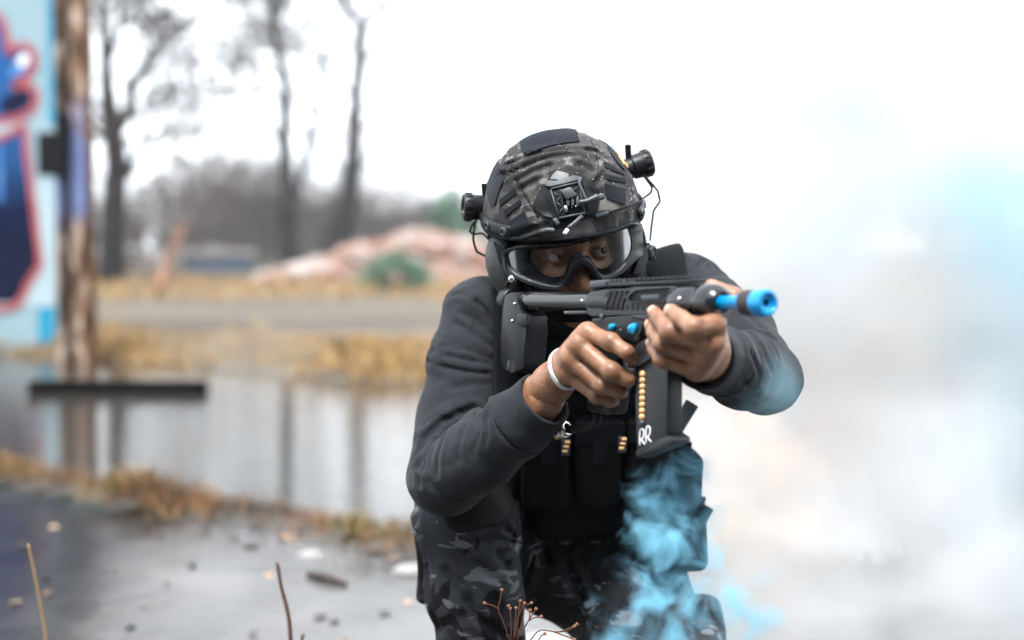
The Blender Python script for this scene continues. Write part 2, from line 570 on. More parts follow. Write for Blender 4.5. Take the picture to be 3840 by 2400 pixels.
while len(sp) < 6000:
    x = rnd.uniform(-14, 9); y = rnd.uniform(20, 34)
    c = fnoise(x * .5, y * .9, 4)
    if rnd.random() < 0.4 + 0.6 * c: sp.append((x, y, hgt(x, y), 1))
o = link('meadow_grass', blades(sp, 0.08, 0.28, 0.016, 0.9, 5), GM_straw); tag(o, 'pale dry meadow grass in front of the rubble', 'grass', kind='stuff')

# ------------------------------------------------------------------ graffiti wall
M_wall = mat('wall_paint', (0.17, 0.26, 0.30), 0.75, spec=.1, noise=(1.3, 0.8, (0.25, 0.34, 0.38)), bump=(30, 0.2, 0.01))
M_cyan = mat('cyan_paint', (0.01, 0.20, 0.33), 0.7, spec=.1, noise=(4, 0.6, (0.03, 0.26, 0.40)))
M_pink = mat('pink_outline_paint', (0.30, 0.05, 0.055), 0.7, spec=.1, noise=(5, 0.6, (0.38, 0.11, 0.11)))
M_whitep = mat('white_paint', (0.78, 0.78, 0.78), 0.7, noise=(3, .4, (.6, .62, .64)))
M_pale = mat('pale_paint', (0.28, 0.37, 0.41), 0.7, noise=(3, .4, (.35, .43, .46)))
def graffiti_blue():
    m = mat('graffiti_blue', (0.02, 0.1, 0.4), 0.8, spec=.05)
    n, l, b = nodes(m)
    g_ = n.new('ShaderNodeNewGeometry'); s_ = n.new('ShaderNodeSeparateXYZ'); l.new(g_.outputs['Position'], s_.inputs[0])
    mr = n.new('ShaderNodeMapRange'); mr.inputs[1].default_value = 0.4; mr.inputs[2].default_value = 2.3
    l.new(s_.outputs[2], mr.inputs[0])
    nz = n.new('ShaderNodeTexNoise'); nz.inputs['Scale'].default_value = 3; l.new(g_.outputs['Position'], nz.inputs['Vector'])
    a_ = n.new('ShaderNodeMath'); a_.operation = 'MULTIPLY_ADD'; a_.inputs[1].default_value = 0.25
    l.new(nz.outputs['Fac'], a_.inputs[0]); l.new(mr.outputs[0], a_.inputs[2])
    cr = n.new('ShaderNodeValToRGB'); e = cr.color_ramp.elements
    e[0].position = 0.25; e[0].color = (0.002, 0.003, 0.012, 1); e[1].position = 1.0; e[1].color = (0.012, 0.075, 0.22, 1)
    k = cr.color_ramp.elements.new(0.6); k.color = (0.002, 0.006, 0.032, 1)
    l.new(a_.outputs[0], cr.inputs[0]); l.new(cr.outputs[0], b.inputs['Base Color'])
    return m
M_gblue = graffiti_blue()
M_navy = mat('navy_paint', (0.003, 0.005, 0.024), 0.8, spec=.05)
M_sky = mat('sky_blue_paint', (0.03, 0.13, 0.36), 0.8, spec=.1, noise=(4, .7, (.14, .27, .48)))
WY = 13.0
wall_root = empty('graffiti_wall', (pt(60, 1330, WY).x, WY, 0), 'pale blue graffiti wall with pink outlined dark blue lettering', 'wall')
wr = pt(208, 1000, WY).x
MB().box((4.2, 0.3, 5.6), Matrix.Translation((wr - 2.1, WY + 0.15, 2.75))).build('wall_slab', M_wall, wall_root)
def flat_poly(px, off, name, m):
    P = [pt(x, y, WY) for x, y in px]
    mb = MB()
    vs = [mb.b.verts.new((p.x, WY - off, p.z)) for p in P]
    f = mb.b.faces.new(vs)
    bmesh.ops.triangulate(mb.b, faces=[f])
    return mb.build(name, m, wall_root)
def stroke(px, wpx, off, name, m):
    P = spline([Vector((x, y, 0)) for x, y in px], 5)
    mb = MB(); L = []; Rr = []
    for i, p in enumerate(P):
        t = (P[min(i + 1, len(P) - 1)] - P[max(i - 1, 0)]).normalized(); nn = Vector((-t.y, t.x, 0))
        q1 = p + nn * wpx / 2; q2 = p - nn * wpx / 2
        a = pt(q1.x, q1.y, WY); c = pt(q2.x, q2.y, WY)
        L.append(mb.b.verts.new((a.x, WY - off, a.z))); Rr.append(mb.b.verts.new((c.x, WY - off, c.z)))
    for i in range(len(P) - 1): mb.b.faces.new((L[i], L[i + 1], Rr[i + 1], Rr[i]))
    return mb.build(name, m, wall_root)
def z5(L): return [(x / 1.08, y / 1.08) for x, y in L]
flat_poly(z5([(190, -260), (224, -260), (224, 500), (196, 500)]), .004, 'cyan_stripe', M_cyan)
flat_poly(z5([(155, 1245), (222, 1245), (222, 1420), (155, 1420)]), .004, 'cyan_block', M_cyan)
flat_poly(z5([(-700, 500), (0, 500), (110, 470), (130, 740), (224, 730), (224, 1240), (-700, 1240)]), .004, 'pale_field', M_pale)
flat_poly(z5([(-90, 60), (0, 70), (30, 140), (40, 200), (95, 180), (140, 215), (130, 280), (55, 345), (140, 362), (138, 430), (60, 475), (-120, 480)]), .008, 'petal_fill', M_gblue)
flat_poly(z5([(35, 300), (60, 250), (95, 215), (120, 240), (110, 280), (70, 320)]), .012, 'petal_highlight', M_sky)
flat_poly(z5([(70, 250), (95, 215), (120, 225), (112, 260), (90, 275)]), .016, 'petal_glint', M_whitep)
flat_poly(z5([(5, 400), (60, 372), (128, 375), (120, 425), (60, 462), (0, 460)]), .012, 'petal_shadow', M_navy)
flat_poly(z5([(-300, 600), (0, 545), (105, 495), (160, 1080), (60, 1225), (-300, 1235)]), .008, 'letter_fill', M_gblue)
flat_poly(z5([(0, 560), (10, 640), (14, 800), (0, 820), (-12, 820), (-10, 600)]), .012, 'letter_highlight', M_sky)
flat_poly(z5([(-300, 1000), (150, 1000), (156, 1080), (60, 1215), (-300, 1225)]), .012, 'letter_base', M_navy)
stroke(z5([(-90, 40), (-10, 60), (25, 130), (38, 215), (60, 195), (95, 183), (135, 210), (138, 270), (100, 320), (55, 350), (110, 348), (145, 370), (138, 430), (90, 470), (0, 490), (-100, 500)]), 24, .016, 'outline', M_pink)
stroke(z5([(-300, 620), (0, 560), (95, 512), (110, 620), (140, 850), (165, 1075)]), 22, .016, 'outline', M_pink)
stroke(z5([(165, 1070), (115, 1150), (60, 1240), (-100, 1250), (-300, 1255)]), 22, .0165, 'outline', M_pink)
# second figure of the piece, past the picture's edge
flat_poly(z5([(-680, 560), (-420, 520), (-380, 900), (-430, 1210), (-690, 1200)]), .008, 'letter_fill', M_gblue)
stroke(z5([(-690, 540), (-410, 500), (-362, 900), (-420, 1230), (-700, 1220)]), 22, .016, 'outline', M_pink)

# ------------------------------------------------------------------ rusty column with peeling paint
M_rust = mat('rust', (0.09, 0.038, 0.015), 0.9, spec=.1, noise=(5, 0.9, (0.03, 0.014, 0.008), 8), bump=(20, 0.5, 0.02))
M_dkst = mat('dark_steel', (0.012, 0.010, 0.009), 0.8, spec=.1, noise=(6, 0.7, (0.04, 0.028, 0.02), 8), bump=(25, 0.4, 0.01))
M_black = mat('black_fitting', (0.004, 0.004, 0.005), 0.8, spec=.1)
def peel():
    m = mat('peeling_paint', (0.5, 0.42, 0.36), 0.85, spec=.1)
    n, l, b = nodes(m)
    tc = n.new('ShaderNodeNewGeometry')
    mp = n.new('ShaderNodeMapping'); mp.inputs['Scale'].default_value = (1.6, 1, 0.55); l.new(tc.outputs['Position'], mp.inputs[0])
    nz = n.new('ShaderNodeTexNoise'); nz.inputs['Scale'].default_value = 6; nz.inputs['Detail'].default_value = 6; l.new(mp.outputs[0], nz.inputs['Vector'])
    cr = n.new('ShaderNodeValToRGB'); e = cr.color_ramp.elements
    e[0].position = .38; e[0].color = (.025, .015, .011, 1); e[1].position = .52; e[1].color = (.17, .10, .06, 1)
    k = cr.color_ramp.elements.new(.60); k.color = (.38, .31, .26, 1)
    l.new(nz.outputs['Fac'], cr.inputs[0])
    nb = n.new('ShaderNodeTexNoise'); nb.inputs['Scale'].default_value = 2.1; l.new(tc.outputs['Position'], nb.inputs['Vector'])
    s_ = n.new('ShaderNodeSeparateXYZ'); l.new(tc.outputs['Position'], s_.inputs[0])
    zr = n.new('ShaderNodeMapRange'); zr.inputs[1].default_value = 1.0; zr.inputs[2].default_value = 1.35; l.new(s_.outputs[2], zr.inputs[0])
    zr2 = n.new('ShaderNodeMapRange'); zr2.inputs[1].default_value = 2.3; zr2.inputs[2].default_value = 1.8; l.new(s_.outputs[2], zr2.inputs[0])
    mu = n.new('ShaderNodeMath'); mu.operation = 'MULTIPLY'; l.new(zr.outputs[0], mu.inputs[0]); l.new(zr2.outputs[0], mu.inputs[1])
    gr = n.new('ShaderNodeMapRange'); gr.inputs[1].default_value = .45; gr.inputs[2].default_value = .58; l.new(nb.outputs['Fac'], gr.inputs[0])
    mu2 = n.new('ShaderNodeMath'); mu2.operation = 'MULTIPLY'; l.new(mu.outputs[0], mu2.inputs[0]); l.new(gr.outputs[0], mu2.inputs[1])
    mx = n.new('ShaderNodeMix'); mx.data_type = 'RGBA'; mx.inputs[7].default_value = (.14, .18, .34, 1)
    l.new(mu2.outputs[0], mx.inputs[0]); l.new(cr.outputs[0], mx.inputs[6]); l.new(mx.outputs[2], b.inputs['Base Color'])
    return m
M_peel = peel()
CY = 11.6
def colx(s): return pt(s, 1000, CY).x
col = empty('steel_column', (colx(278), CY, 0), 'rusty steel column with peeling pale paint beside the graffiti wall', 'column')
def post(x0, x1, y0, y1, name, m, z0=-.1, z1=6.2):
    a, c = colx(x0), colx(x1)
    MB().box((c - a, y1 - y0, z1 - z0), Matrix.Translation(((a + c) / 2, CY + (y0 + y1) / 2, (z0 + z1) / 2)), .008).build(name, m, col)
post(205, 232, .04, .14, 'flange', M_peel)
post(232, 264, .08, .15, 'channel', M_dkst)
post(264, 322, .05, .14, 'web', M_peel)
post(322, 345, .03, .12, 'flange', M_rust)
bx = empty('black_junction_box', (colx(195), CY, 1.5), 'black metal box fixed to the column beside the graffiti wall', 'metal box')
a, c = pt(158, 500, CY), pt(252, 660, CY)
MB().box((c.x - a.x, .22, a.z - c.z), Matrix.Translation(((a.x + c.x) / 2, CY - .03, (a.z + c.z) / 2)), .015).build('housing', M_black, bx)
a, c = pt(215, 425, CY), pt(262, 505, CY)
MB().box((c.x - a.x, .16, a.z - c.z), Matrix.Translation(((a.x + c.x) / 2, CY + .0, (a.z + c.z) / 2)), .01).build('bracket', M_black, bx)
# unseen wall, roof and posts added behind the viewpoint to cut frontal light
M_conc = mat('blocker_concrete', (.10, .095, .09), .9, spec=.1, noise=(1.5, .8, (.05, .047, .045)), bump=(12, .4, .02))
blocker = empty('light_blocker', (0, -3, 0), 'added unseen concrete wall and roof behind the viewpoint that block frontal light', 'light blocker')
MB().box((13, .3, 3.2), Matrix.Translation((0, -3.2, 1.6)), .01).build('blocker_wall', M_conc, blocker)
MB().box((13, 1.6, .22), Matrix.Translation((0, -2.6, 3.31)), .01).build('blocker_roof', M_conc, blocker)
for x in (-5.8, 5.8):
    MB().box((.3, .3, 3.2), Matrix.Translation((x, -2.0, 1.6)), .008).build('blocker_post', M_rust, blocker)
# black plank lying in the pond
pa, pb = gp(118, 1472), gp(772, 1476)
d_ = (pb - pa); ln = d_.length
mb = MB()
M_plank = mat('wet_black_timber', (0.0025, 0.002, 0.002), 0.8, spec=.03, bump=(40, 0.4, 0.01))
mb.box((ln, 0.16, 0.10), Matrix.Translation((pa + pb) / 2 + Vector((0, 0, .03))) @ Matrix.Rotation(math.atan2(d_.y, d_.x), 4, 'Z'), .012)
o = mb.build('floating_plank', M_plank); tag(o, 'black wet timber plank lying in the pond below the column', 'plank')

# ------------------------------------------------------------------ trees
M_bark = mat('bark', (0.012, 0.012, 0.013), 0.9, spec=.1, noise=(3, .7, (0.026, 0.023, 0.022)), bump=(12, .5, .03))
M_twig = mat('twig', (0.05, 0.038, 0.032), 0.9, spec=.1)
def branch_mesh(mb, p, d, L, r, depth, rg, n=6, droop=0.0):
    """one wandering branch with children"""
    pts = [Vector(p)]; rs = [r]; k = max(3, int(4 + depth))
    dd = Vector(d).normalized()
    for i in range(k):
        dd = (dd + Vector((rg.gauss(0, .16), rg.gauss(0, .16), rg.gauss(.03 - droop, .13)))).normalized()
        pts.append(pts[-1] + dd * (L / k)); rs.append(max(.010, r * (1 - .66 * (i + 1) / k)))
    mb.tube(pts, rs, n=max(3, n), cap=False)
    if depth <= 0: return
    nc = rg.randint(3, 5)
    for j in range(nc):
        t = rg.uniform(.25, 1); i = min(k - 1, int(t * k)); q = pts[i].lerp(pts[i + 1], t * k - i)
        ax = (pts[i + 1] - pts[i]).normalized()
        side = ax.orthogonal().normalized(); side = Quaternion(ax, rg.uniform(0, 6.28)) @ side
        nd = (ax * rg.uniform(.5, 1.1) + side * rg.uniform(.5, 1.0)).normalized()
        branch_mesh(mb, q, nd, L * rg.uniform(.4, .65), max(.004, rs[i] * .55), depth - 1, rg, n - 1, droop)
def tree(limbs, D, label, seed, twigs=1.0, group='bare trees beyond the pond'):
    """limbs: list of [(src px, src py, radius px)...]"""
    rg = random.Random(seed)
    base = pt(limbs[0][0][0], limbs[0][0][1], D)
    root = empty('bare_tree', (base.x, base.y, hgt(base.x, D)), label, 'tree', group)
    mt = MB(); mc = MB()
    for li, lb in enumerate(limbs):
        P = [pt(x, y, D) + Vector((0, rg.gauss(0, .25) if li else 0, 0)) for x, y, r in lb]
        rr = [r * D / FPX for x, y, r in lb]
        if li == 0:
            P[0].z = hgt(base.x, D) - .2
        S = spline(P, 4); n_ = len(S)
        rs = [lerp(rr[min(int(i / 4), len(rr) - 1)], rr[min(int(i / 4) + 1, len(rr) - 1)], (i / 4) % 1) for i in range(n_)]
        mt.tube(S, rs, n=9)
        for j in range(int((8 if li == 0 else 10) * twigs)):
            i = rg.randint(n_ // 3, n_ - 2)
            ax = (S[i + 1] - S[i]).normalized(); side = Quaternion(ax, rg.uniform(0, 6.28)) @ ax.orthogonal().normalized()
            branch_mesh(mc, S[i], ax * .4 + side * .8 + Vector((0, 0, .2)), rg.uniform(.7, 2.2) * D / 30, max(.020, rs[i] * .34), 3, rg, 5, .03)
    mt.build('trunk', M_bark, root, True)
    tag(mc.build('crown', M_twig, root, True), kind='stuff')
def z7(L): return [(300 + x / 1.209, y / 1.209, r) for x, y, r in L]
tree([z7([(135, 1270, 52), (150, 1000, 46), (165, 750, 42), (150, 610, 40), (125, 420, 30), (115, 250, 22), (95, 0, 18), (80, -250, 13)]),
      z7([(160, 640, 26), (215, 520, 21), (250, 400, 20), (330, 260, 19), (400, 180, 14), (480, 95, 11), (640, 30, 7), (820, -60, 5)]),
      z7([(185, 790, 20), (240, 715, 14), (300, 660, 11), (370, 620, 9), (450, 560, 7)]),
      z7([(130, 300, 16), (170, 150, 12), (205, 0, 9), (240, -180, 6)])], 30, 'bare forked tree nearest the rusty column', 11, 1.3)
tree([z7([(955, 1230, 50), (945, 1060, 38), (935, 900, 29), (928, 620, 24), (935, 400, 23), (905, 270, 21), (872, 130, 18), (880, 0, 15), (900, -220, 10)]),
      z7([(945, 990, 22), (990, 850, 17), (1040, 640, 14), (1075, 430, 10), (1095, 250, 6), (1105, 150, 4)]),
      z7([(925, 650, 12), (860, 590, 9), (780, 540, 8), (690, 505, 6), (570, 480, 4)]),
      z7([(880, 110, 11), (905, 40, 9), (930, -120, 6)])], 42, 'slender bare tree with two stems, middle of the three', 12, 1.1)
tree([z7([(1150, 1190, 66), (1175, 1060, 52), (1215, 900, 38), (1235, 700, 30), (1252, 450, 25), (1266, 250, 24), (1275, 110, 26)]),
      z7([(1275, 130, 18), (1235, 70, 17), (1205, 20, 14), (1180, -100, 10), (1150, -260, 7)]),
      z7([(1275, 125, 16), (1330, 80, 14), (1375, 20, 12), (1410, -100, 9), (1440, -260, 6)]),
      z7([(1240, 620, 10), (1330, 560, 8), (1430, 575, 7), (1530, 570, 5)])], 48, 'bare tree with a wide Y fork at the top, nearest the helmet', 13, 0.8)
# shrubs and far growth
M_shr = mat('shrub_twig', (0.10, 0.083, 0.075), 0.9, spec=.1)
M_far = mat('far_conifer', (0.030, 0.050, 0.062), 0.9, spec=.1)
M_grn = mat('green_shrub_leaf', (0.045, 0.10, 0.06), 0.7)
def shrub(px, py, D, hpx, wpx, seed, label, m=M_shr, name='bare_shrub', stems=46):
    rg = random.Random(seed)
    p = pt(px, py, D); z = hgt(p.x, D); s = D / FPX
    root = empty(name, (p.x, D, z), label, 'shrub', 'shrubs behind the meadow')
    mt = MB(); mc = MB()
    top = pt(px, py - hpx, D).z - z
    for i in range(stems):
        a = rg.uniform(0, 6.28); q = rg.random() ** .5 * wpx * s * .5
        st = Vector((p.x + math.cos(a) * q, D + math.sin(a) * q, z - .05))
        d = Vector((math.cos(a) * rg.uniform(0, .5), math.sin(a) * rg.uniform(0, .5), 1))
        L = top * rg.uniform(.55, 1.05)
        mt.tube([st, st + d.normalized() * L * .35], [.02, .012], n=4)
        branch_mesh(mc, st + d.normalized() * L * .3, d, L * .7, .030, 2, rg, 4)
    tag(mt.build('stems', m, root, True), kind='stuff'); tag(mc.build('twigs', m, root, True), kind='stuff')
SH = [(380, 1090, 46, 330, 260), (560, 1080, 40, 400, 320), (740, 1085, 50, 450, 320), (880, 1080, 44, 520, 280), (1000, 1075, 52, 480, 280), (1190, 1060, 58, 420, 280), (1330, 1040, 60, 330, 260), (1480, 1020, 66, 320, 280), (1620, 1010, 70, 280, 260)]
SL = ['twiggy bare shrub just right of the rusty column', 'low tangled bare shrub under the forked tree', 'dense bare shrub above the blue slab', 'tall brown bare shrub left of the two stemmed tree', 'tall brown bare shrub behind the two stemmed tree',
      'bare shrub between the two far trees', 'bluish bare shrub at the foot of the Y forked tree', 'bluish bare shrub above the brick rubble', 'bluish bare shrub right behind the helmet']
for i, ((x, y, D, h_, w_), lb) in enumerate(zip(SH, SL)): shrub(x, y, D, h_, w_, 40 + i, lb)
def leafy(px, py, D, rx, rz, seed, label, m, name='conifer_clump', group=None, cat='shrub', nl=1500, ls=.12):
    rg = random.Random(seed); p = pt(px, py, D); z = hgt(p.x, D)
    root = empty(name, (p.x, D, z), label, cat, group)
    V = []; F = []
    cl = [(rg.gauss(0, .5), rg.gauss(0, .5), rg.uniform(.1, 1)) for _ in range(16)]
    for i in range(nl):
        c = rg.choice(cl)
        q = Vector((c[0] * rx + rg.gauss(0, .16) * rx, c[1] * rx + rg.gauss(0, .2) * rx, max(.02, c[2] * (1 - .35 * abs(c[0])) + rg.gauss(0, .1)) * rz)) + Vector((p.x, D, z))
        u = Vector((rg.gauss(0, 1), rg.gauss(0, 1), rg.gauss(0, 1))).normalized() * ls; v = u.orthogonal().normalized() * ls * .5
        k = len(V); V += [q - u, q + v, q + u, q - v]; F.append((k, k + 1, k + 2, k + 3))
    me = quads_np(V, F); tag(link('foliage', me, m, root, False), kind='stuff')
    mb = MB()
    for i in range(5):
        a = Vector((p.x + rg.gauss(0, .2) * rx, D, z - .05)); mb.tube([a, a + Vector((rg.gauss(0, .2), 0, rz * .7))], [.04, .015], n=5)
    tag(mb.build('stems', M_bark, root, True), kind='stuff')
leafy(1480, 960, 90, 4.5, 3.2, 61, 'dark bluish conifer clump far behind the Y forked tree', M_far, group='far conifers', nl=2500, ls=.35)
leafy(1230, 970, 95, 4.5, 3.4, 62, 'dark bluish conifer clump between the two far trees', M_far, group='far conifers', nl=2500, ls=.35)
leafy(1000, 980, 90, 5.0, 3.2, 63, 'grey conifer clump far behind the two stemmed tree', M_far, group='far conifers', nl=2000, ls=.35)
leafy(1480, 1110, 26, .75, .62, 64, 'small green bush at the foot of the brick rubble', M_grn, 'green_bush', nl=1800, ls=.05)
leafy(1720, 905, 40, 1.1, 2.3, 65, 'green leafy bush behind the left shoulder strap', M_grn, 'green_bush', nl=1600, ls=.12)
leafy(3900, 1000, 9.0, .75, 1.9, 66, 'dim bush at the right edge seen through smoke', M_far, 'dim_bush', nl=1800, ls=.06)

# ------------------------------------------------------------------ brick rubble heap
M_bk = [mat('brick_red', (0.18, 0.095, 0.07), .9, noise=(20, .7, (.32, .18, .13))), mat('brick_pale', (.25, .175, .145), .9, noise=(20, .7, (.28, .18, .14))), mat('mortar_chunk', (.27, .235, .215), .9, noise=(20, .6, (.4, .33, .3)))]
rb = pt(1330, 1095, 31)
heap = empty('brick_rubble_heap', (rb.x, 31, hgt(rb.x, 31)), 'long heap of salmon coloured brick rubble across the meadow', 'rubble')
def heap_h(x, y):
    u = (x - pt(970, 1000, 31).x) / (pt(1700, 1000, 31).x - pt(970, 1000, 31).x)
    if u < 0 or u > 1.35: return 0
    pr = [(0, .03), (.15, .2), (.3, .36), (.5, .66), (.7, .88), (.9, .95), (1.1, .8), (1.35, .0)]
    for (a, ha), (c, hc) in zip(pr[:-1], pr[1:]):
        if u <= c: hh = lerp(ha, hc, (u - a) / (c - a)); break
    return hh * max(0, 1 - ((y - 31) / 1.5) ** 2)
M_core = mat('rubble_dust', (.10, .075, .062), .95, noise=(3, .8, (.3, .18, .14)))
xs = np.linspace(pt(960, 1000, 31).x, pt(2000, 1000, 31).x, 46); ys_ = np.linspace(29.4, 32.6, 16)
V = [(x, y, hgt(rb.x, 31) - .1 + heap_h(x, y) * .93 + .06 * fnoise(x * 4, y * 4, 8)) for y in ys_ for x in xs]
F = [(j * 46 + i, j * 46 + i + 1, j * 46 + 47 + i, j * 46 + 46 + i) for j in range(15) for i in range(45)]
link('dust_core', quads_np(V, F), M_core, heap)
bm = []
for k, (sx, sy, sz) in enumerate([(.24, .115, .07), (.15, .115, .07), (.3, .24, .12)]):
    for m in M_bk:
        q = MB().box((sx, sy, sz), None, .008, 1); me = bpy.data.meshes.new('brick'); q.b.to_mesh(me); q.b.free(); me.materials.append(m); bm.append(me)
for i in range(260):
    x = rnd.uniform(xs[1], xs[-2]); y = 31 - abs(rnd.gauss(0, .6)) + .2
    o = bpy.data.objects.new('brick', rnd.choice(bm)); C.objects.link(o); o.parent = heap
    o.location = Vector((x, y, hgt(rb.x, 31) - .04 + heap_h(x, y))) - heap.location
    o.rotation_euler = (rnd.uniform(-.6, .6), rnd.uniform(-.6, .6), rnd.uniform(0, 3.1)); s = rnd.uniform(1.0, 2.3); o.scale = (s, s, s)

# low slab and leaning pole in the meadow
M_slab = mat('weathered_concrete', (.22, .20, .19), .9, noise=(6, .6, (.16, .15, .14))); M_bluebase = mat('dull_blue_paint', (.055, .075, .105), .9, spec=.1, noise=(6, .5, (.08, .095, .12)))
p = pt(820, 1030, 40); sl = empty('low_slab_bench', (p.x, 40, hgt(p.x, 40)), 'low concrete slab on a dull blue base in the meadow', 'slab')
z_ = hgt(p.x, 40)
MB().box((2.1, .7, .16), Matrix.Translation((p.x, 40, z_ + .62)), .02).build('slab_top', M_slab, sl)
MB().box((1.9, .55, .56), Matrix.Translation((p.x, 40, z_ + .26)), .02).build('base', M_bluebase, sl)
mb = MB(); mb.tube([gp(598, 1075, .3), pt(640, 960, 34), pt(690, 840, 34)], [.09, .085, .07], n=10)
o = mb.build('leaning_pole', mat('orange_rust_pole', (.26, .13, .08), .9, spec=.1, noise=(4, .6, (.18, .10, .07))), None, True); tag(o, 'leaning orange rusty pole in front of the shrubs', 'pole')

# ------------------------------------------------------------------ small things on the wet ground
M_white = mat('white_stone', (.27, .27, .26), .6, noise=(14, .6, (.19, .19, .185)), bump=(40, .4, .004))
def stone(sx, sy, w_, h_, seed, label):
    rg = random.Random(seed); p = gp(sx, sy, .0)
    mb = MB(); mb.ball((0, 0, 0), 1, 3)
    for v in mb.b.verts:
        q = v.co; k = 1 + .10 * fnoise(q.x * 2 + seed, q.y * 2 + q.z * 2, seed)
        v.co = Vector((q.x * w_ / 2 * k, q.y * w_ * .42 * k, (q.z if q.z > 0 else q.z * .3) * h_ * k))
    o = mb.build('white_stone', M_white, None, True); o.location = p + Vector((0, 0, h_ * .12)); tag(o, label, 'stone', 'white stones')
stone(1168, 2092, .088, .020, 1, 'small flat white stone at the edge of the puddle')
stone(1540, 2150, .11, .026, 2, 'white stone half hidden behind the trouser leg')
stone(2040, 2500, .20, .075, 3, 'large white stone between the two legs')
M_leaf = [mat('dead_leaf_brown', (.13, .06, .03), .7), mat('dead_leaf_pale', (.34, .22, .15), .7), mat('dead_leaf_dark', (.04, .025, .02), .6)]
def leaf_mesh(m, seed):
    rg = random.Random(seed); V = []; F = []; n_ = 7
    for i in range(n_):
        t = i / (n_ - 1); wd = .42 * math.sin(math.pi * min(1, t * .93 + .05)) ** .8 * (1 + .2 * math.sin(t * 20))
        z = .10 * math.sin(t * 3 + seed)
        V += [(t - .5, -wd, z + .14 * wd + rg.uniform(0, .04)), (t - .5, 0, z), (t - .5, wd, z + .16 * wd + rg.uniform(0, .04))]
    for i in range(n_ - 1):
        k = i * 3; F += [(k, k + 3, k + 4, k + 1), (k + 1, k + 4, k + 5, k + 2)]
    me = quads_np(V, F); me.materials.append(m); return me
LM = [leaf_mesh(M_leaf[i % 3], i) for i in range(6)]
LP = [(940, 2060, 34, 2), (722, 2135, 22, 1), (432, 2155, 20, 2), (625, 2200, 16, 2), (950, 2380, 22, 2), (490, 2355, 26, 2), (1200, 2320, 30, 2), (1250, 2335, 24, 2), (1290, 2420, 26, 0), (176, 2175, 16, 1), (205, 1990, 20, 1), (470, 1755, 26, 0), (565, 1765, 20, 2), (770, 2000, 20, 2),
      (1075, 2025, 40, 1), (1120, 2040, 34, 1), (1315, 2050, 36, 1), (1410, 2085, 44, 1), (1380, 2060, 40, 0), (1480, 2110, 36, 1), (1530, 2270, 20, 1), (1010, 2170, 18, 1), (180, 2240, 22, 0), (60, 2270, 24, 1), (85, 2050, 22, 2), (880, 2030, 26, 2), (600, 2015, 22, 2), (540, 2290, 14, 2), (1445, 2310, 26, 2)]
LL = ['dark leaf standing on the concrete below the turf strip', 'pale leaf at the middle of the wet concrete', 'dark leaf right of the painted black reflection', 'small dark leaf in the middle of the bright puddle', 'dark leaf left of the upright twig base', 'dark leaf at the bottom edge left of centre', 'larger dark leaf right of the upright twig', 'dark leaf touching the larger one right of the twig', 'brown leaf at the bottom edge right of the upright twig',
      'pale speck of leaf in the painted black reflection', 'pale leaf on the painted reflection just below the turf strip', 'red brown leaf floating on the pond left of the tree reflection', 'dark leaf floating on the pond beside the red brown one', 'dark leaf at the near edge of the turf strip', 'pale leaf lying left of the small white stone', 'pale leaf touching the turf left of the small white stone', 'pale leaf on the turf edge between the two white stones',
      'largest pale leaf beside the half hidden white stone', 'brown leaf behind the largest pale leaf', 'pale leaf nearest the half hidden white stone', 'pale leaf close to the trouser leg', 'pale leaf left of the rotten stick', 'brown leaf in the painted black reflection near the straw stem', 'pale leaf at the far left edge of the painted reflection', 'dark leaf at the far left below the turf', 'dark leaf under the overhanging turf', 'dark leaf below the turf left of centre', 'tiny dark leaf low on the concrete', 'dark leaf between the upright twig and the leg']
for i, (x, y, s, k) in enumerate(LP):
    p = gp(x, y, .0); o = bpy.data.objects.new('dead_leaf', LM[k + 3 * (i % 2)]); C.objects.link(o)
    sz = s * 2.0 * p.y / FPX; o.scale = (sz, sz, sz); o.location = (p.x, p.y, max(.004, hgt(p.x, p.y)) + .004); o.rotation_euler = (rnd.uniform(-.2, .2), rnd.uniform(-.2, .2), rnd.uniform(0, 6))
    tag(o, LL[i], 'leaf', 'dead leaves on the wet ground')
M_stick = mat('red_brown_stem', (.085, .036, .022), .7, spec=.2); M_stickl = mat('straw_stem', (.25, .17, .08), .7)
def stem(P, r, name, m, label, cat='twig', group=None):
    mb = MB(); mb.tube(spline(P, 5), [r * (1 - .35 * i / (5 * (len(P) - 1))) for i in range(5 * (len(P) - 1) + 1)], n=7)
    o = mb.build(name, m, None, True); tag(o, label, cat, group); return o
def rooted(L, Y):
    P = [pt(x, y, Y) for x, y in L]; q = P[0]
    return [Vector((q.x + (P[0].x - P[1].x) * 1.2, Y, -.02)), Vector((q.x + (P[0].x - P[1].x) * .5, Y, q.z * .5))] + P
stem(rooted([(1090, 2400), (1080, 2300), (1055, 2200), (1040, 2110)], 2.55), .0046, 'bare_twig', M_stick, 'upright red brown twig standing in the puddle', 'twig')
stem(rooted([(1132, 2420), (1138, 2378)], 2.6), .004, 'bare_twig', M_stick, 'short twig stub beside the upright twig', 'twig')
stem(rooted([(172, 2400), (150, 2260), (125, 2130), (105, 2040)], 2.6), .0035, 'straw_stem', M_stickl, 'thin straw stem standing at lower left', 'twig')
stem([gp(1160, 2155, .012), gp(1215, 2160, .02), gp(1260, 2175, .016), gp(1295, 2190, .012)], .013, 'fallen_twig', M_leaf[2], 'dark rotten stick lying on the wet concrete', 'stick')
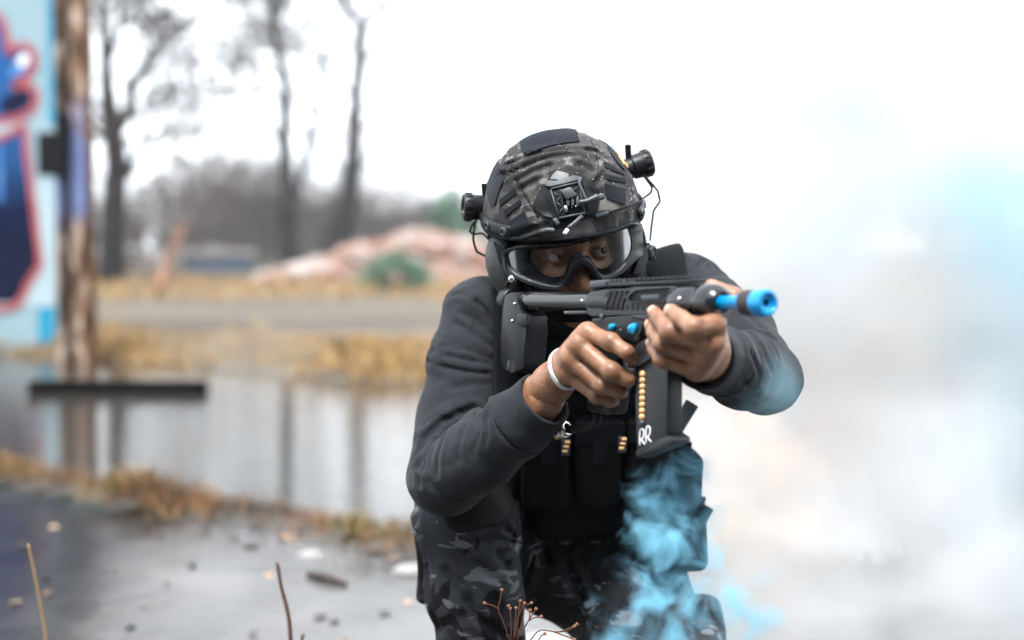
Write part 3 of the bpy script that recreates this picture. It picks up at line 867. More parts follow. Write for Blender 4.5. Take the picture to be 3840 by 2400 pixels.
# dried seed-head plant in the foreground
dp = empty('dried_seed_plant', pt(1930, 2420, 2.0), 'dried brown seed head plant in front of the legs', 'plant')
dp.location.z = 0
def dstem(L, Y, r=.0009, head=True):
    P = [pt(x, y, Y) for x, y in L]
    MB().tube(spline(P, 4), r, n=5).build('stalk', M_stick, dp, True)
    if head:
        d = (P[-1] - P[-2]).normalized()
        MB().lathe([(0, -.001), (.0014, .001), (.0025, .0036), (.0021, .0055), (0, .0046)], aim(P[-1], d), 8).build('seed_head', mat_seed, dp, True)
mat_seed = mat('seed_head', (.20, .085, .045), .8)
def z4(L): return [(1500 + x / 1.9206, 1750 + y / 1.9206) for x, y in L]
YB = 2.0
b0 = pt(*z4([(800, 1248)])[0], YB)
MB().tube([Vector((b0.x, YB, -.01)), Vector((b0.x - .004, YB, b0.z * .5)), b0], [.003, .0025, .002], n=6).build('stalk', M_stick, dp, True)
for L, h in [([(790, 1248), (745, 1120), (710, 1030), (722, 960), (730, 905)], 1), ([(715, 1030), (680, 1005), (625, 988)], 1), ([(800, 1248), (800, 1130), (795, 1040)], 1), ([(815, 1248), (830, 1130), (835, 1035)], 1), ([(830, 1248), (850, 1100), (865, 985)], 1),
             ([(840, 1248), (880, 1120), (895, 1010), (932, 990)], 1), ([(845, 1248), (920, 1120), (970, 1040)], 1), ([(930, 1110), (960, 1090), (1000, 1083)], 1), ([(820, 1248), (850, 1090), (890, 1000)], 1), ([(900, 1150), (930, 1100), (935, 1052)], 1), ([(800, 1040), (790, 1020)], 1),
             ([(940, 1248), (1010, 1178), (1140, 1190), (1240, 1155)], 1), ([(1100, 1185), (1180, 1215), (1240, 1238)], 1), ([(1150, 1190), (1210, 1180), (1260, 1145)], 1), ([(1000, 1248), (1015, 1220), (1028, 1212)], 1)]:
    dstem(z4(L), YB + rnd.uniform(-.02, .02) * 0, head=h)
# reeds at the right edge
def reed(L, Y, label):
    P = rooted(L, Y); stem(P, .004, 'reed', M_stickl, label, 'reed', 'reeds at the right edge')
reed([(3800, 1850), (3790, 1740), (3805, 1660), (3850, 1640)], 4.0, 'bent straw reed at the right edge')
reed([(3860, 1600), (3790, 1480), (3740, 1400), (3720, 1330)], 4.4, 'thin leaning reed above the bent one at right')
reed([(3750, 1800), (3730, 1740), (3715, 1700)], 4.2, 'short dark reed left of the bent one')
# ================================================================== PERSON
def ramp_noise(m, scale, stops, detail=6, vec='Object', stretch=(1, 1, 1), dist=0.0, rough=.55):
    n, l, b = nodes(m)
    tc = n.new('ShaderNodeTexCoord'); mp = n.new('ShaderNodeMapping'); mp.inputs['Scale'].default_value = stretch
    l.new(tc.outputs[vec], mp.inputs[0])
    nz = n.new('ShaderNodeTexNoise'); nz.inputs['Scale'].default_value = scale; nz.inputs['Detail'].default_value = detail
    nz.inputs['Distortion'].default_value = dist; nz.inputs['Roughness'].default_value = rough
    l.new(mp.outputs[0], nz.inputs['Vector'])
    cr = n.new('ShaderNodeValToRGB'); el = cr.color_ramp.elements
    el[0].position, el[0].color = stops[0][0], (*stops[0][1], 1); el[1].position, el[1].color = stops[-1][0], (*stops[-1][1], 1)
    for p_, c_ in stops[1:-1]: k = el.new(p_); k.color = (*c_, 1)
    l.new(nz.outputs['Fac'], cr.inputs[0])
    return cr.outputs[0]
def cloth_mat(name, c1, c2, weave=900, wst=.25, rough=.85, big=(38, .35, .006)):
    m = mat(name, c1, rough, sheen=.06, spec=.12, noise=(9, .8, c2), bump=[(weave, wst, .0015), big])
    n, l, b = nodes(m); b.inputs['Sheen Roughness'].default_value = .5
    tc = n.new('ShaderNodeTexCoord'); nz = n.new('ShaderNodeTexNoise'); nz.inputs['Scale'].default_value = 420; nz.inputs['Detail'].default_value = 3; l.new(tc.outputs['Object'], nz.inputs['Vector'])
    mr = n.new('ShaderNodeMapRange'); mr.inputs[1].default_value = .3; mr.inputs[2].default_value = .7; mr.inputs[3].default_value = .7; mr.inputs[4].default_value = 1.35; l.new(nz.outputs['Fac'], mr.inputs[0])
    src = b.inputs['Base Color'].links[0].from_socket; vm_ = n.new('ShaderNodeVectorMath'); vm_.operation = 'SCALE'; l.new(src, vm_.inputs[0]); l.new(mr.outputs[0], vm_.inputs['Scale']); l.new(vm_.outputs[0], b.inputs['Base Color'])
    return m
def camo_mat(name, base, mids, light, scale, rough=.8, light_amt=.62, bumps=[(700, .3, .0015), (40, .2, .006)]):
    """soft patches of several tones with sparse pale flecks"""
    m = mat(name, base, rough, spec=.12, bump=bumps)
    n, l, b = nodes(m)
    tc = n.new('ShaderNodeTexCoord')
    prev = None
    for i, (col_, sc_, th, st) in enumerate([(mids[0], scale, .50, (1, 1, 1.7)), (mids[1], scale * 1.7, .55, (1.5, 1, .7)), (light, scale * 2.3, light_amt, (.8, 1, 1.9))]):
        mp = n.new('ShaderNodeMapping'); mp.inputs['Scale'].default_value = st; mp.inputs['Location'].default_value = (3.1 * i, 1.7 * i, .9 * i); mp.inputs['Rotation'].default_value = (0, .5 * i, .3)
        l.new(tc.outputs['Object'], mp.inputs[0])
        nz = n.new('ShaderNodeTexNoise'); nz.inputs['Scale'].default_value = sc_; nz.inputs['Detail'].default_value = 2.0; nz.inputs['Distortion'].default_value = .8
        l.new(mp.outputs[0], nz.inputs['Vector'])
        mr = n.new('ShaderNodeMapRange'); mr.inputs[1].default_value = th; mr.inputs[2].default_value = th + .02
        l.new(nz.outputs['Fac'], mr.inputs[0])
        mx = n.new('ShaderNodeMix'); mx.data_type = 'RGBA'; mx.inputs[7].default_value = (*col_, 1)
        if prev is None: mx.inputs[6].default_value = (*base, 1)
        else: l.new(prev, mx.inputs[6])
        l.new(mr.outputs[0], mx.inputs[0]); prev = mx.outputs[2]
    l.new(prev, b.inputs['Base Color'])
    return m
def skin_mat():
    m = mat('skin', (.30, .145, .08), .42, spec=.5, bump=[(520, .35, .0012), (120, .40, .0025)], sss=.06)
    n, l, b = nodes(m)
    c = ramp_noise(m, 38, [(.36, (.215, .100, .054)), (.5, (.280, .139, .078)), (.66, (.345, .178, .104))], 5)
    at = n.new('ShaderNodeVertexColor'); at.layer_name = 'tone'
    mx = n.new('ShaderNodeMix'); mx.data_type = 'RGBA'; mx.inputs[7].default_value = (.075, .033, .021, 1)
    ml = n.new('ShaderNodeMath'); ml.operation = 'MULTIPLY'; ml.inputs[1].default_value = .75
    l.new(at.outputs['Color'], ml.inputs[0]); l.new(ml.outputs[0], mx.inputs[0]); l.new(c, mx.inputs[6])
    l.new(mx.outputs[2], b.inputs['Base Color'])
    return m
M_skin = skin_mat()
M_shirt = cloth_mat('charcoal_jersey', (.0155, .0175, .0215), (.022, .0245, .0295), 800, .2)
def specks(m):
    n, l, b = nodes(m); tc = n.new('ShaderNodeTexCoord'); vo = n.new('ShaderNodeTexVoronoi'); vo.inputs['Scale'].default_value = 75; l.new(tc.outputs['Object'], vo.inputs['Vector'])
    nz = n.new('ShaderNodeTexNoise'); nz.inputs['Scale'].default_value = 12; l.new(tc.outputs['Object'], nz.inputs['Vector'])
    th = n.new('ShaderNodeMapRange'); th.inputs[1].default_value = .5; th.inputs[2].default_value = .75; th.inputs[4].default_value = .30; l.new(nz.outputs['Fac'], th.inputs[0])
    lt = n.new('ShaderNodeMath'); lt.operation = 'LESS_THAN'; l.new(vo.outputs['Distance'], lt.inputs[0]); l.new(th.outputs[0], lt.inputs[1])
    src = b.inputs['Base Color'].links[0].from_socket
    mx = n.new('ShaderNodeMix'); mx.data_type = 'RGBA'; mx.inputs[7].default_value = (.010, .010, .012, 1); l.new(lt.outputs[0], mx.inputs[0]); l.new(src, mx.inputs[6]); l.new(mx.outputs[2], b.inputs['Base Color'])
specks(M_shirt)
M_trous = camo_mat('dark_camouflage_cloth', (.017, .018, .021), [(.036, .038, .044), (.008, .008, .010)], (.13, .135, .145), 8.5, light_amt=.62)
M_boot = mat('boot_leather', (.012, .011, .010), .5, bump=(60, .3, .003))
M_sole = mat('boot_rubber', (.008, .008, .008), .8)

# ---- head frame: x to the viewer's right, y backwards, z up
HR = (Matrix.Rotation(R(-8), 4, 'Y') @ Matrix.Rotation(R(10), 4, 'Z') @ Matrix.Rotation(R(17), 4, 'X'))
EYE_MID = pt(2172, 950, 2.12)
HO = EYE_MID - (HR @ Vector((0, -.086, 0)))
HM = Matrix.Translation(HO) @ HR
HRn = np.array(HR.to_3x3()); HOn = V3(HO)
def hw(x, y, z): return HM @ Vector((x, y, z))
def hl(P): return (P - HOn) @ HRn            # world -> head local
# ---- gun frame
GA = R(31)
G0 = pt(1892, 1130, 2.15)
_b = min(np.linspace(.3, .9, 6001), key=lambda L: abs((G0.x + L * math.sin(GA)) / (2.15 - L * math.cos(GA)) - (2884 - 1920) / FPX))
_m = pt(2884, 1136, 2.15 - _b * math.cos(GA))
GD = (_m - G0).normalized(); GL = (_m - G0).length
GRt = GD.cross(Vector((0, 0, 1))).normalized(); GU = GRt.cross(GD)
def gw(t, r, u): return G0 + GD * t + GRt * r + GU * u
def gpx(sx, sy, rr):
    """picture point on the plane rr to the gun's right -> world"""
    q = ray(sx, sy); o = Vector((0, 0, CAMZ)); p0 = G0 + GRt * rr
    return o + q * ((p0 - o).dot(GRt) / q.dot(GRt))
def gtu(sx, sy, rr):
    p = gpx(sx, sy, rr) - G0
    return (p.dot(GD), p.dot(GU))

# ---- joints
J = dict(
    neck=Vector((.115, 2.37, .87)), chest=Vector((.112, 2.41, .73)), waist=Vector((.09, 2.47, .56)), pelvis=Vector((.065, 2.52, .44)),
    r_sh=pt(1770, 1160, 2.26), r_el=pt(1680, 1800, 2.14), r_wr=pt(2060, 1450, 1.965),
    l_sh=pt(2600, 1115, 2.30), l_el=pt(2878, 1430, 2.04), l_wr=pt(2634, 1335, 1.79),
    r_hip=Vector((-.02, 2.50, .45)), r_kn=pt(1755, 1925, 2.245), r_an=Vector((-.035, 2.27, .10)),
    l_hip=Vector((.165, 2.50, .45)), l_kn=Vector((.30, 2.17, .085)), l_an=Vector((.24, 2.60, .09)))
SL_R = [(pt(1806, 1192, 2.27), .063), (pt(1752, 1350, 2.24), .056), (pt(1722, 1580, 2.20), .061), (pt(1672, 1790, 2.15), .060)]
SF_R = [(pt(1676, 1800, 2.125), .056), (pt(1800, 1702, 2.065), .053), (pt(1945, 1590, 2.005), .045), (pt(2043, 1495, 1.970), .0405)]
SL_L = [(pt(2590, 1120, 2.31), .066), (pt(2755, 1255, 2.18), .056), (pt(2872, 1420, 2.05), .052)]
SF_L = [(pt(2872, 1420, 2.05), .052), (pt(2785, 1388, 1.965), .050), (pt(2690, 1352, 1.875), .0445), (pt(2634, 1340, 1.80), .0395)]
# ---- hands: finger chains
def RH(L): return [(pt(x, y, Y), r) for x, y, Y, r in L]
def gy(sx, sy, rr): return gpx(sx, sy, rr)
R_F = [
    [(pt(2204, 1246, 1.872), .0120), (gy(2290, 1282, .038), .0108), (gy(2350, 1320, .030), .0095), (gy(2374, 1352, .016), .0078)],
    [(pt(2168, 1292, 1.872), .0125), (gy(2293, 1393, .040), .0112), (gy(2352, 1420, .022), .0100), (gy(2350, 1432, -.002), .0085)],
    [(pt(2138, 1345, 1.880), .0122), (gy(2258, 1446, .040), .0108), (gy(2322, 1466, .020), .0096), (gy(2330, 1474, -.004), .0082)],
    [(pt(2128, 1398, 1.894), .0112), (gy(2238, 1484, .034), .0095), (gy(2288, 1503, .018), .0085), (gy(2312, 1506, .000), .0074)]]
def zL(x, y, rr): return gpx(2380 + x / 3.2875, 1020 + y / 3.2875, rr)
L_F = [
    [(zL(985, 640, .006), .0125), (zL(735, 690, .040), .0118), (zL(570, 575, .040), .0105), (zL(455, 480, .031), .0090)],
    [(zL(965, 880, .006), .0125), (zL(425, 740, .044), .0115), (zL(310, 590, .037), .0102), (zL(240, 500, .027), .0088)],
    [(zL(870, 1060, .002), .0120), (zL(345, 885, .042), .0110), (zL(245, 750, .034), .0098), (zL(205, 655, .024), .0085)],
    [(zL(765, 1220, -.002), .0110), (zL(335, 1075, .038), .0098), (zL(245, 955, .030), .0086), (zL(212, 880, .022), .0075)]]
def hand(P, F, wr, fa, thumb, back):
    """palm fan from wrist to knuckles plus finger chains; fa = point up the forearm"""
    d = None
    palm = None
    for i, f in enumerate(F):
        k0 = f[0][0]
        base = wr.lerp(k0, .18)
        e = cap(P, base, k0, .0165, .0128)
        palm = e if palm is None else smin(palm, e, .016)
    for a, c in zip(F[:-1], F[1:]):                       # webbing between knuckles
        m0 = a[0][0].lerp(c[0][0], .5)
        palm = smin(palm, cap(P, wr.lerp(m0, .3), m0 - back * .003, .014, .0098), .012)
    th0, th1, th2, th3 = thumb
    palm = smin(palm, cap(P, th0, th1, .019, .0155), .02)
    d = palm
    for i, f in enumerate(F):
        ch = chain(P, f, .0045)
        # slight knuckle swellings
        ch = smin(ch, np.sqrt(((P - V3(f[1][0] + back * .002)) ** 2).sum(1)) - f[1][1] * 1.04, .006)
        kk = np.sqrt(((P - V3(f[0][0] + back * .004)) ** 2).sum(1)) - f[0][1] * .86
        fd = ch if i == 0 else np.minimum(fd, ch)
        kd = kk if i == 0 else np.minimum(kd, kk)
    d = smin(d, smin(fd, kd, .006), .0065)
    d = smin(d, chain(P, [(th1, .0135), (th2, .0118), (th3, .0092)], .005), .008)
    ax = (fa - wr)
    e = cap(P, wr, wr + ax.normalized() * .05, .0265, .028)
    d = smin(d, e, .022)
    return smin(d, cap(P, wr + ax.normalized() * .04, fa, .029, .037), .02)
R_back = (pt(2000, 1250, 1.6) - pt(2150, 1340, 1.9)).normalized()
L_back = (pt(2900, 1500, 1.4) - pt(2640, 1280, 1.75)).normalized()
R_TH = [J['r_wr'].lerp(R_F[0][0][0], .25) - GRt * .012, gw(.245, .020, -.058), gw(.268, -.020, -.045), gw(.305, -.026, -.050)]
L_TH = [J['l_wr'].lerp(L_F[0][0][0], .25) - GRt * .012, gw(.445, -.042, -.016), gw(.488, -.040, .006), gpx(2668, 1074, -.022)]
def f_rhand(P): return hand(P, R_F, J['r_wr'], J['r_wr'].lerp(J['r_el'], .45), R_TH, R_back)
def f_lhand(P): return hand(P, L_F, J['l_wr'], J['l_wr'].lerp(J['l_el'], .45), L_TH, L_back)

# ---- head
EYES = [(-.0335, -.0800, -.001), (.0335, -.0800, -.001)]
def vesica(x, z, w_, hgt_, tilt=0.0):
    """almond opening: intersection of two circles; negative inside"""
    ca, sa = math.cos(tilt), math.sin(tilt)
    X = x * ca + z * sa; Z = -x * sa + z * ca
    r = (w_ * w_ + hgt_ * hgt_) / (2 * hgt_); dd = r - hgt_
    return np.maximum(np.hypot(X, Z + dd), np.hypot(X, Z - dd)) - r
def f_head(P):
    q = hl(P); E = lambda c, r: ell(q, c, r)
    d = E((0, .018, .045), (.077, .098, .082))                      # cranium
    d = smin(d, E((0, -.015, -.035), (.063, .082, .085)), .03)       # face block
    d = smin(d, E((0, -.062, -.100), (.030, .026, .022)), .03)       # chin
    d = smin(d, cap(q, (-.052, -.005, -.075), (0, -.060, -.100), .022, .018), .02)
    d = smin(d, cap(q, (.052, -.005, -.075), (0, -.060, -.100), .022, .018), .02)
    for s in (-1, 1):
        d = smin(d, E((s * .043, -.062, -.032), (.022, .022, .018)), .018)   # cheekbone
        d = smin(d, cap(q, (s * .010, -.087, .020), (s * .046, -.074, .020), .011, .008), .014)   # brow ridge
        d = smax(d, -E((s * .033, -.100, -.004), (.020, .020, .0135)), .012)    # socket hollow
    d = smin(d, cap(q, (0, -.088, .012), (0, -.110, -.036), .0075, .0105), .012)  # nose bridge
    d = smin(d, E((0, -.111, -.041), (.0135, .0125, .0115)), .007)      # tip
    for s in (-1, 1):
        d = smin(d, E((s * .0135, -.098, -.043), (.0088, .0115, .0088)), .006)   # wing
        d = smax(d, -E((s * .0068, -.1085, -.0530), (.0040, .0050, .0035)), .003)  # nostril
    d = smin(d, E((0, -.087, -.066), (.024, .013, .0075)), .008)        # lips
    d = smin(d, E((0, -.086, -.078), (.020, .012, .0075)), .008)
    d = smax(d, -cap(q, (-.020, -.100, -.0715), (.020, -.100, -.0715), .0022, .0022), .003)
    for s in (-1, 1):                                               # ears (under the ear cups)
        ear = E((s * .078, .012, -.012), (.008, .020, .032))
        ear = smax(ear, -E((s * .086, .008, -.010), (.006, .011, .020)), .004)
        d = smin(d, ear, .006)
    for (ex, ey, ez), s in zip(EYES, (-1, 1)):                        # lids over the eyeball, then the almond opening
        e = np.sqrt(((q - np.array((ex, ey, ez))) ** 2).sum(1))
        d = smin(d, e - .0142, .006)
        op = vesica(q[:, 0] - ex, q[:, 2] - (ez + .0002), .0155, .0052, s * .05)
        op = np.maximum(op, q[:, 1] - (ey - .001))
        d = smax(d, -op, .0016)
        # lid crease
        cr = np.abs(np.hypot(q[:, 0] - ex, (q[:, 2] - (ez - .010))) - .0195)
        d = d + .0009 * np.exp(-(cr / .0016) ** 2) * (q[:, 2] > ez + .004) * (q[:, 1] < -.05)
    nk = chain(P, [(hw(0, .03, -.06), .056), (J['neck'] + Vector((0, .02, -.02)), .062), (J['chest'] + Vector((0, .02, .06)), .09)], .03)
    return smin(d, nk, .03)
def f_trunk(P):
    d = ell(P, J['chest'], (.155, .105, .185), Matrix.Rotation(R(-14), 4, 'X'))
    d = smin(d, ell(P, J['waist'], (.125, .085, .15)), .04)
    d = smin(d, ell(P, J['pelvis'], (.135, .095, .09)), .04)
    d = smin(d, chain(P, [(p, r * .72) for p, r in SL_R + SF_R[1:]], .02), .03)
    d = smin(d, chain(P, [(p, r * .72) for p, r in SL_L + SF_L[1:]], .02), .03)
    d = smin(d, chain(P, [(J['r_hip'], .078), (J['r_kn'], .055), (J['r_kn'].lerp(J['r_an'], .35), .052), (J['r_an'], .036)], .03), .06)
    d = smin(d, chain(P, [(J['l_hip'], .078), (J['l_kn'], .055), (J['l_kn'].lerp(J['l_an'], .35), .052), (J['l_an'], .036)], .03), .06)
    d = smin(d, cap(P, J['r_an'] + Vector((0, .03, -.05)), J['r_an'] + Vector((0, -.15, -.065)), .034, .026), .02)
    d = smin(d, cap(P, J['l_an'] + Vector((0, .02, -.02)), J['l_an'] + Vector((.0, .05, -.06)), .034, .024), .02)
    return smin(d, chain(P, [(J['neck'], .058), (J['chest'], .10)], .03), .05)
def bb(pts, m): 
    A = np.array([V3(p) for p in pts]); return A.min(0) - m, A.max(0) + m
def merge(parts):
    V = []; F = []; o = 0
    for v, f in parts: V.append(v); F.append(f + o); o += len(v)
    return np.concatenate(V), np.concatenate(F)
person = empty('person', (.08, 2.3, 0), 'person in charcoal shirt and dark camouflage trousers crouching and aiming the marker', 'person')
lo, hi = bb([p for f in R_F for p, r in f] + R_TH + [J['r_wr']], .026)
hi2 = np.maximum(hi, V3(J['r_wr'].lerp(J['r_el'], .42)) + .02); lo2 = np.minimum(lo, V3(J['r_wr'].lerp(J['r_el'], .42)) - .02)
parts = [snet(f_rhand, lo2, hi2, .0019)]
lo, hi = bb([p for f in L_F for p, r in f] + L_TH + [J['l_wr'], J['l_wr'].lerp(J['l_el'], .3)], .028)
parts.append(snet(f_lhand, lo, hi, .0021))
lo, hi = bb([hw(-.1, -.13, -.13), hw(.1, .12, .13), hw(.1, -.13, .13), hw(-.1, .12, -.13)], .012)
parts.append(snet(f_head, lo, hi, .0022))
lo, hi = bb([J[k] for k in J], .2); lo[2] = max(lo[2], -.005)
parts.append(snet(f_trunk, lo, hi, .011))
V, F = merge(parts)
me = quads_np(V, F)
tone = np.zeros(len(V))                                              # darker skin over the finger joints
for F_, bk in ((R_F, R_back), (L_F, L_back)):
    for f in F_:
        for (p, r), s_, w_ in ((f[0], .9, .35), (f[1], .85, .9), (f[2], .7, .7)):
            tone += w_ * np.exp(-((((V - V3(p + bk * r * .8)) ** 2).sum(1)) / (r * s_) ** 2))
ca = me.color_attributes.new('tone', 'FLOAT_COLOR', 'POINT')
tt = np.clip(tone, 0, 1); ca.data.foreach_set('color', np.stack([tt, tt, tt, np.ones_like(tt)], 1).astype(np.float32).ravel())
body = link('body', me, M_skin, person)
print('body', len(V), time.time() - T0)
# eyeballs
def eye_mat():
    m = mat('eyeball', (.7, .68, .66), .12, spec=.5)
    n, l, b = nodes(m)
    tc = n.new('ShaderNodeTexCoord'); s_ = n.new('ShaderNodeSeparateXYZ'); l.new(tc.outputs['Object'], s_.inputs[0])
    cb = n.new('ShaderNodeCombineXYZ'); l.new(s_.outputs[0], cb.inputs[0]); l.new(s_.outputs[2], cb.inputs[2])
    L = n.new('ShaderNodeVectorMath'); L.operation = 'LENGTH'; l.new(cb.outputs[0], L.inputs[0])
    cr = n.new('ShaderNodeValToRGB'); cr.color_ramp.interpolation = 'LINEAR'; el = cr.color_ramp.elements
    mr = n.new('ShaderNodeMapRange'); mr.inputs[1].default_value = 0; mr.inputs[2].default_value = .012; l.new(L.outputs['Value'], mr.inputs[0])
    el[0].position = 0; el[0].color = (.002, .002, .002, 1); el[1].position = 1; el[1].color = (.42, .37, .34, 1)
    for p_, c_ in [(.18, (.002, .002, .002)), (.21, (.035, .018, .010)), (.43, (.05, .026, .014)), (.50, (.012, .008, .006)), (.54, (.46, .43, .41))]:
        k = el.new(p_); k.color = (*c_, 1)
    l.new(mr.outputs[0], cr.inputs[0]); l.new(cr.outputs[0], b.inputs['Base Color'])
    return m
M_eye = eye_mat()
for (ex, ey, ez), gz in zip(EYES, (24, 22)):
    q = MB(); q.ball((0, 0, 0), .0124, 4)
    for v in q.b.verts:                                             # cornea bulge towards -y
        k = math.hypot(v.co.x, v.co.z)
        if v.co.y < 0 and k < .006: v.co.y -= .0011 * (1 - (k / .006) ** 2)
    o = q.build('eye', M_eye, person, True)
    Mx = HM @ Matrix.Translation((ex, ey, ez)) @ Matrix.Rotation(R(gz), 4, 'Z') @ Matrix.Rotation(R(-9), 4, 'X')
    o.matrix_basis = Matrix.Translation(-person.location) @ Mx
M_hair = mat('dark_hair', (.012, .008, .006), .7)
for s in (-1, 1):                                                   # eyebrows and lashes
    q = MB(); rg = random.Random(5 + s)
    for i in range(150):
        t = rg.random(); x = s * lerp(.014, .052, t); z = .0185 + .007 * math.sin(t * 2.4) - .004 * t + rg.gauss(0, .0022)
        p = Vector((x, -.105, z)); hit = None
        for st in range(60):
            dd = float(f_head(np.array([V3(HM @ p)]))[0])
            if dd < .0003: break
            p.y += dd
        a = HM @ p; b_ = HM @ (p + Vector((s * .005, -.0012, .0022 + rg.gauss(0, .001))))
        q.tube([a, (a + b_) / 2 + (HM.to_3x3() @ Vector((0, -.0006, 0))), b_], [.00045, .0004, .0001], n=3, cap=False)
    q.build('eyebrow', M_hair, person, True)
    q = MB(); ex, ey, ez = EYES[0 if s < 0 else 1]
    for i in range(34):
        t = i / 33; x = lerp(-.0145, .0145, t); z = .0002 + .0052 * (1 - (x / .0155) ** 2)
        y = -math.sqrt(max(1e-8, .0148 ** 2 - x * x - z * z))
        a = Vector((ex + x, ey + y, ez + z + .0006)); q.tube([HM @ a, HM @ (a + Vector((x * .2, -.0035, .0018)))], [.00045, .0001], n=3, cap=False)
    q.build('eyelashes', M_hair, person, True)
# nails
M_nail = mat('nail', (.55, .33, .25), .25, spec=.5)
for F_, f_, bk in ((R_F, f_rhand, R_back), (L_F, f_lhand, L_back)):
    for fi, f in enumerate(F_):
        a, b_ = f[2][0], f[3][0]; r = f[3][1]; ax = (b_ - a).normalized()
        nrm = ((f[2][0] - (f[1][0] + f[3][0]) / 2)); nrm = (nrm - ax * nrm.dot(ax))
        if nrm.length < 1e-4: nrm = bk
        nrm.normalize(); sd_ = ax.cross(nrm)
        q = MB(); rows = []
        for i in range(6):
            row = []
            for j in range(5):
                u = (i / 5 - .5) * .0115; v = (j / 4 - .5)
                p = b_ + ax * (u - .0005) + sd_ * (v * 1.25 * r) + nrm * (r * math.cos(v * 1.35) * .99 - (.0012 if i in (0,) else 0) - max(0, u - .003) * .35)
                row.append(q.b.verts.new(p + nrm * .0006))
            rows.append(row)
        for i in range(5):
            for j in range(4): q.b.faces.new((rows[i][j], rows[i + 1][j], rows[i + 1][j + 1], rows[i][j + 1]))
        q.build('nail', M_nail, person, True)

# ---- neck gaiter over mouth and chin
def f_gait(P):
    q = hl(P)
    d = np.abs(f_head(P) - .0045) - .003
    d = np.maximum(d, q[:, 2] + .058 - .10 * np.maximum(0, -q[:, 1] - .09))
    return np.maximum(d, J['neck'].z - .03 - P[:, 2])
lo, hi = bb([hw(-.08, -.11, -.13), hw(.08, .1, -.05), J['neck']], .05)
V, F = snet(f_gait, lo, hi, .0035)
link('neck_gaiter', quads_np(V, F), mat('black_gaiter', (.004, .0045, .0055), .9, spec=.05, bump=(700, .3, .001)), person)
# ---- shirt
def wrinkle(P, k, seed):
    """soft ridged field, roughly -1..1"""
    x, y, z = P[:, 0] * k, P[:, 1] * k, P[:, 2] * k
    a = np.sin(x * 1.1 + 1.7 * np.sin(z * .9 + seed) + y * .6); b_ = np.sin(z * 1.6 + 1.4 * np.sin(x * .8 + seed * 2) + y * .9)
    c = np.sin(y * 1.4 + 1.5 * np.sin(z * 1.2 + x * .7 + seed * 3))
    return (1 - 2 * np.abs(a * .6 + b_ * .4)) * .6 + .4 * c
def f_shirt0(P):
    d = ell(P, J['chest'] + Vector((0, .01, 0)), (.172, .122, .20), Matrix.Rotation(R(-14), 4, 'X'))
    d = smin(d, ell(P, J['waist'], (.16, .118, .17)), .06)
    d = smin(d, ell(P, J['neck'] + Vector((.0, .02, -.03)), (.13, .075, .052)), .05)
    d = smin(d, cap(P, J['neck'] + Vector((-.03, .02, -.01)), SL_R[0][0] + Vector((.01, 0, .006)), .052, .050), .05)
    d = smin(d, cap(P, J['neck'] + Vector((.03, .02, -.01)), SL_L[0][0] + Vector((-.01, 0, .010)), .055, .052), .05)
    up = smin(chain(P, SL_R, .03), chain(P, SL_L, .03), .02)
    d = smin(d, up, .035)
    fo = smin(chain(P, SF_R, .02), chain(P, SF_L, .02), .01)
    return smin(d, fo, .007)
def ppx(L, f, Y0, Y1): return [trace(f, x, y, Y0, Y1) for x, y in L]
def z3(L): return [(1500 + x / 1.44, 900 + y / 1.44) for x, y in L]
def z77(L): return [(2400 + x / 2.16, 880 + y / 2.16) for x, y in L]
CRE = []                                                            # (polyline, depth, width)
for L, dp_, wd_ in [
    (z3([(248, 330), (330, 292), (400, 318), (455, 375), (500, 440)]), .0040, .006),
    (z3([(265, 300), (360, 318), (440, 360)]), .003, .004),
    (z3([(175, 600), (270, 632), (380, 655), (470, 668), (545, 690)]), .0050, .0065),
    (z3([(150, 655), (250, 688), (350, 712), (450, 722), (540, 715)]), .0055, .0065),
    (z3([(235, 572), (330, 590), (430, 622), (530, 655)]), .0040, .006),
    (z3([(300, 450), (390, 505), (470, 555), (530, 600)]), .0035, .006),
    (z3([(330, 395), (420, 440), (500, 520)]), .0030, .006),
    (z3([(470, 895), (400, 915), (310, 938), (215, 990), (140, 1070), (100, 1170)]), .0085, .008),
    (z3([(430, 925), (330, 950), (230, 1005), (160, 1080), (118, 1190), (108, 1320)]), .0055, .006),
    (z3([(300, 985), (215, 1050), (160, 1130), (128, 1240)]), .0045, .006),
    (z3([(350, 1010), (325, 1090), (312, 1185)]), .0030, .006),
    (z3([(430, 1050), (410, 1100), (392, 1155)]), .0026, .005),
    (z3([(250, 1050), (215, 1140), (200, 1260)]), .0035, .007),
    (z3([(98, 1060), (92, 1140), (95, 1230)]), .004, .006),
    (z3([(180, 520), (260, 540), (330, 560)]), .0025, .005),
    (z3([(420, 330), (480, 420), (520, 520)]), .004, .006),
    (z3([(270, 800), (360, 790), (450, 770), (530, 760)]), .0025, .007),
    (z3([(560, 830), (590, 900), (640, 980), (720, 1080)]), .0010, .0025),
    (z3([(160, 1300), (220, 1360), (320, 1400)]), .003, .007),
    (z3([(470, 960), (470, 1040), (450, 1110)]), .0025, .006),
    (z3([(140, 1000), (200, 950), (300, 905)]), .0035, .006)]:
    CRE.append((ppx(L, f_shirt0, 1.9, 2.5), dp_ * (1.2 if dp_ >= .008 else .8), wd_))
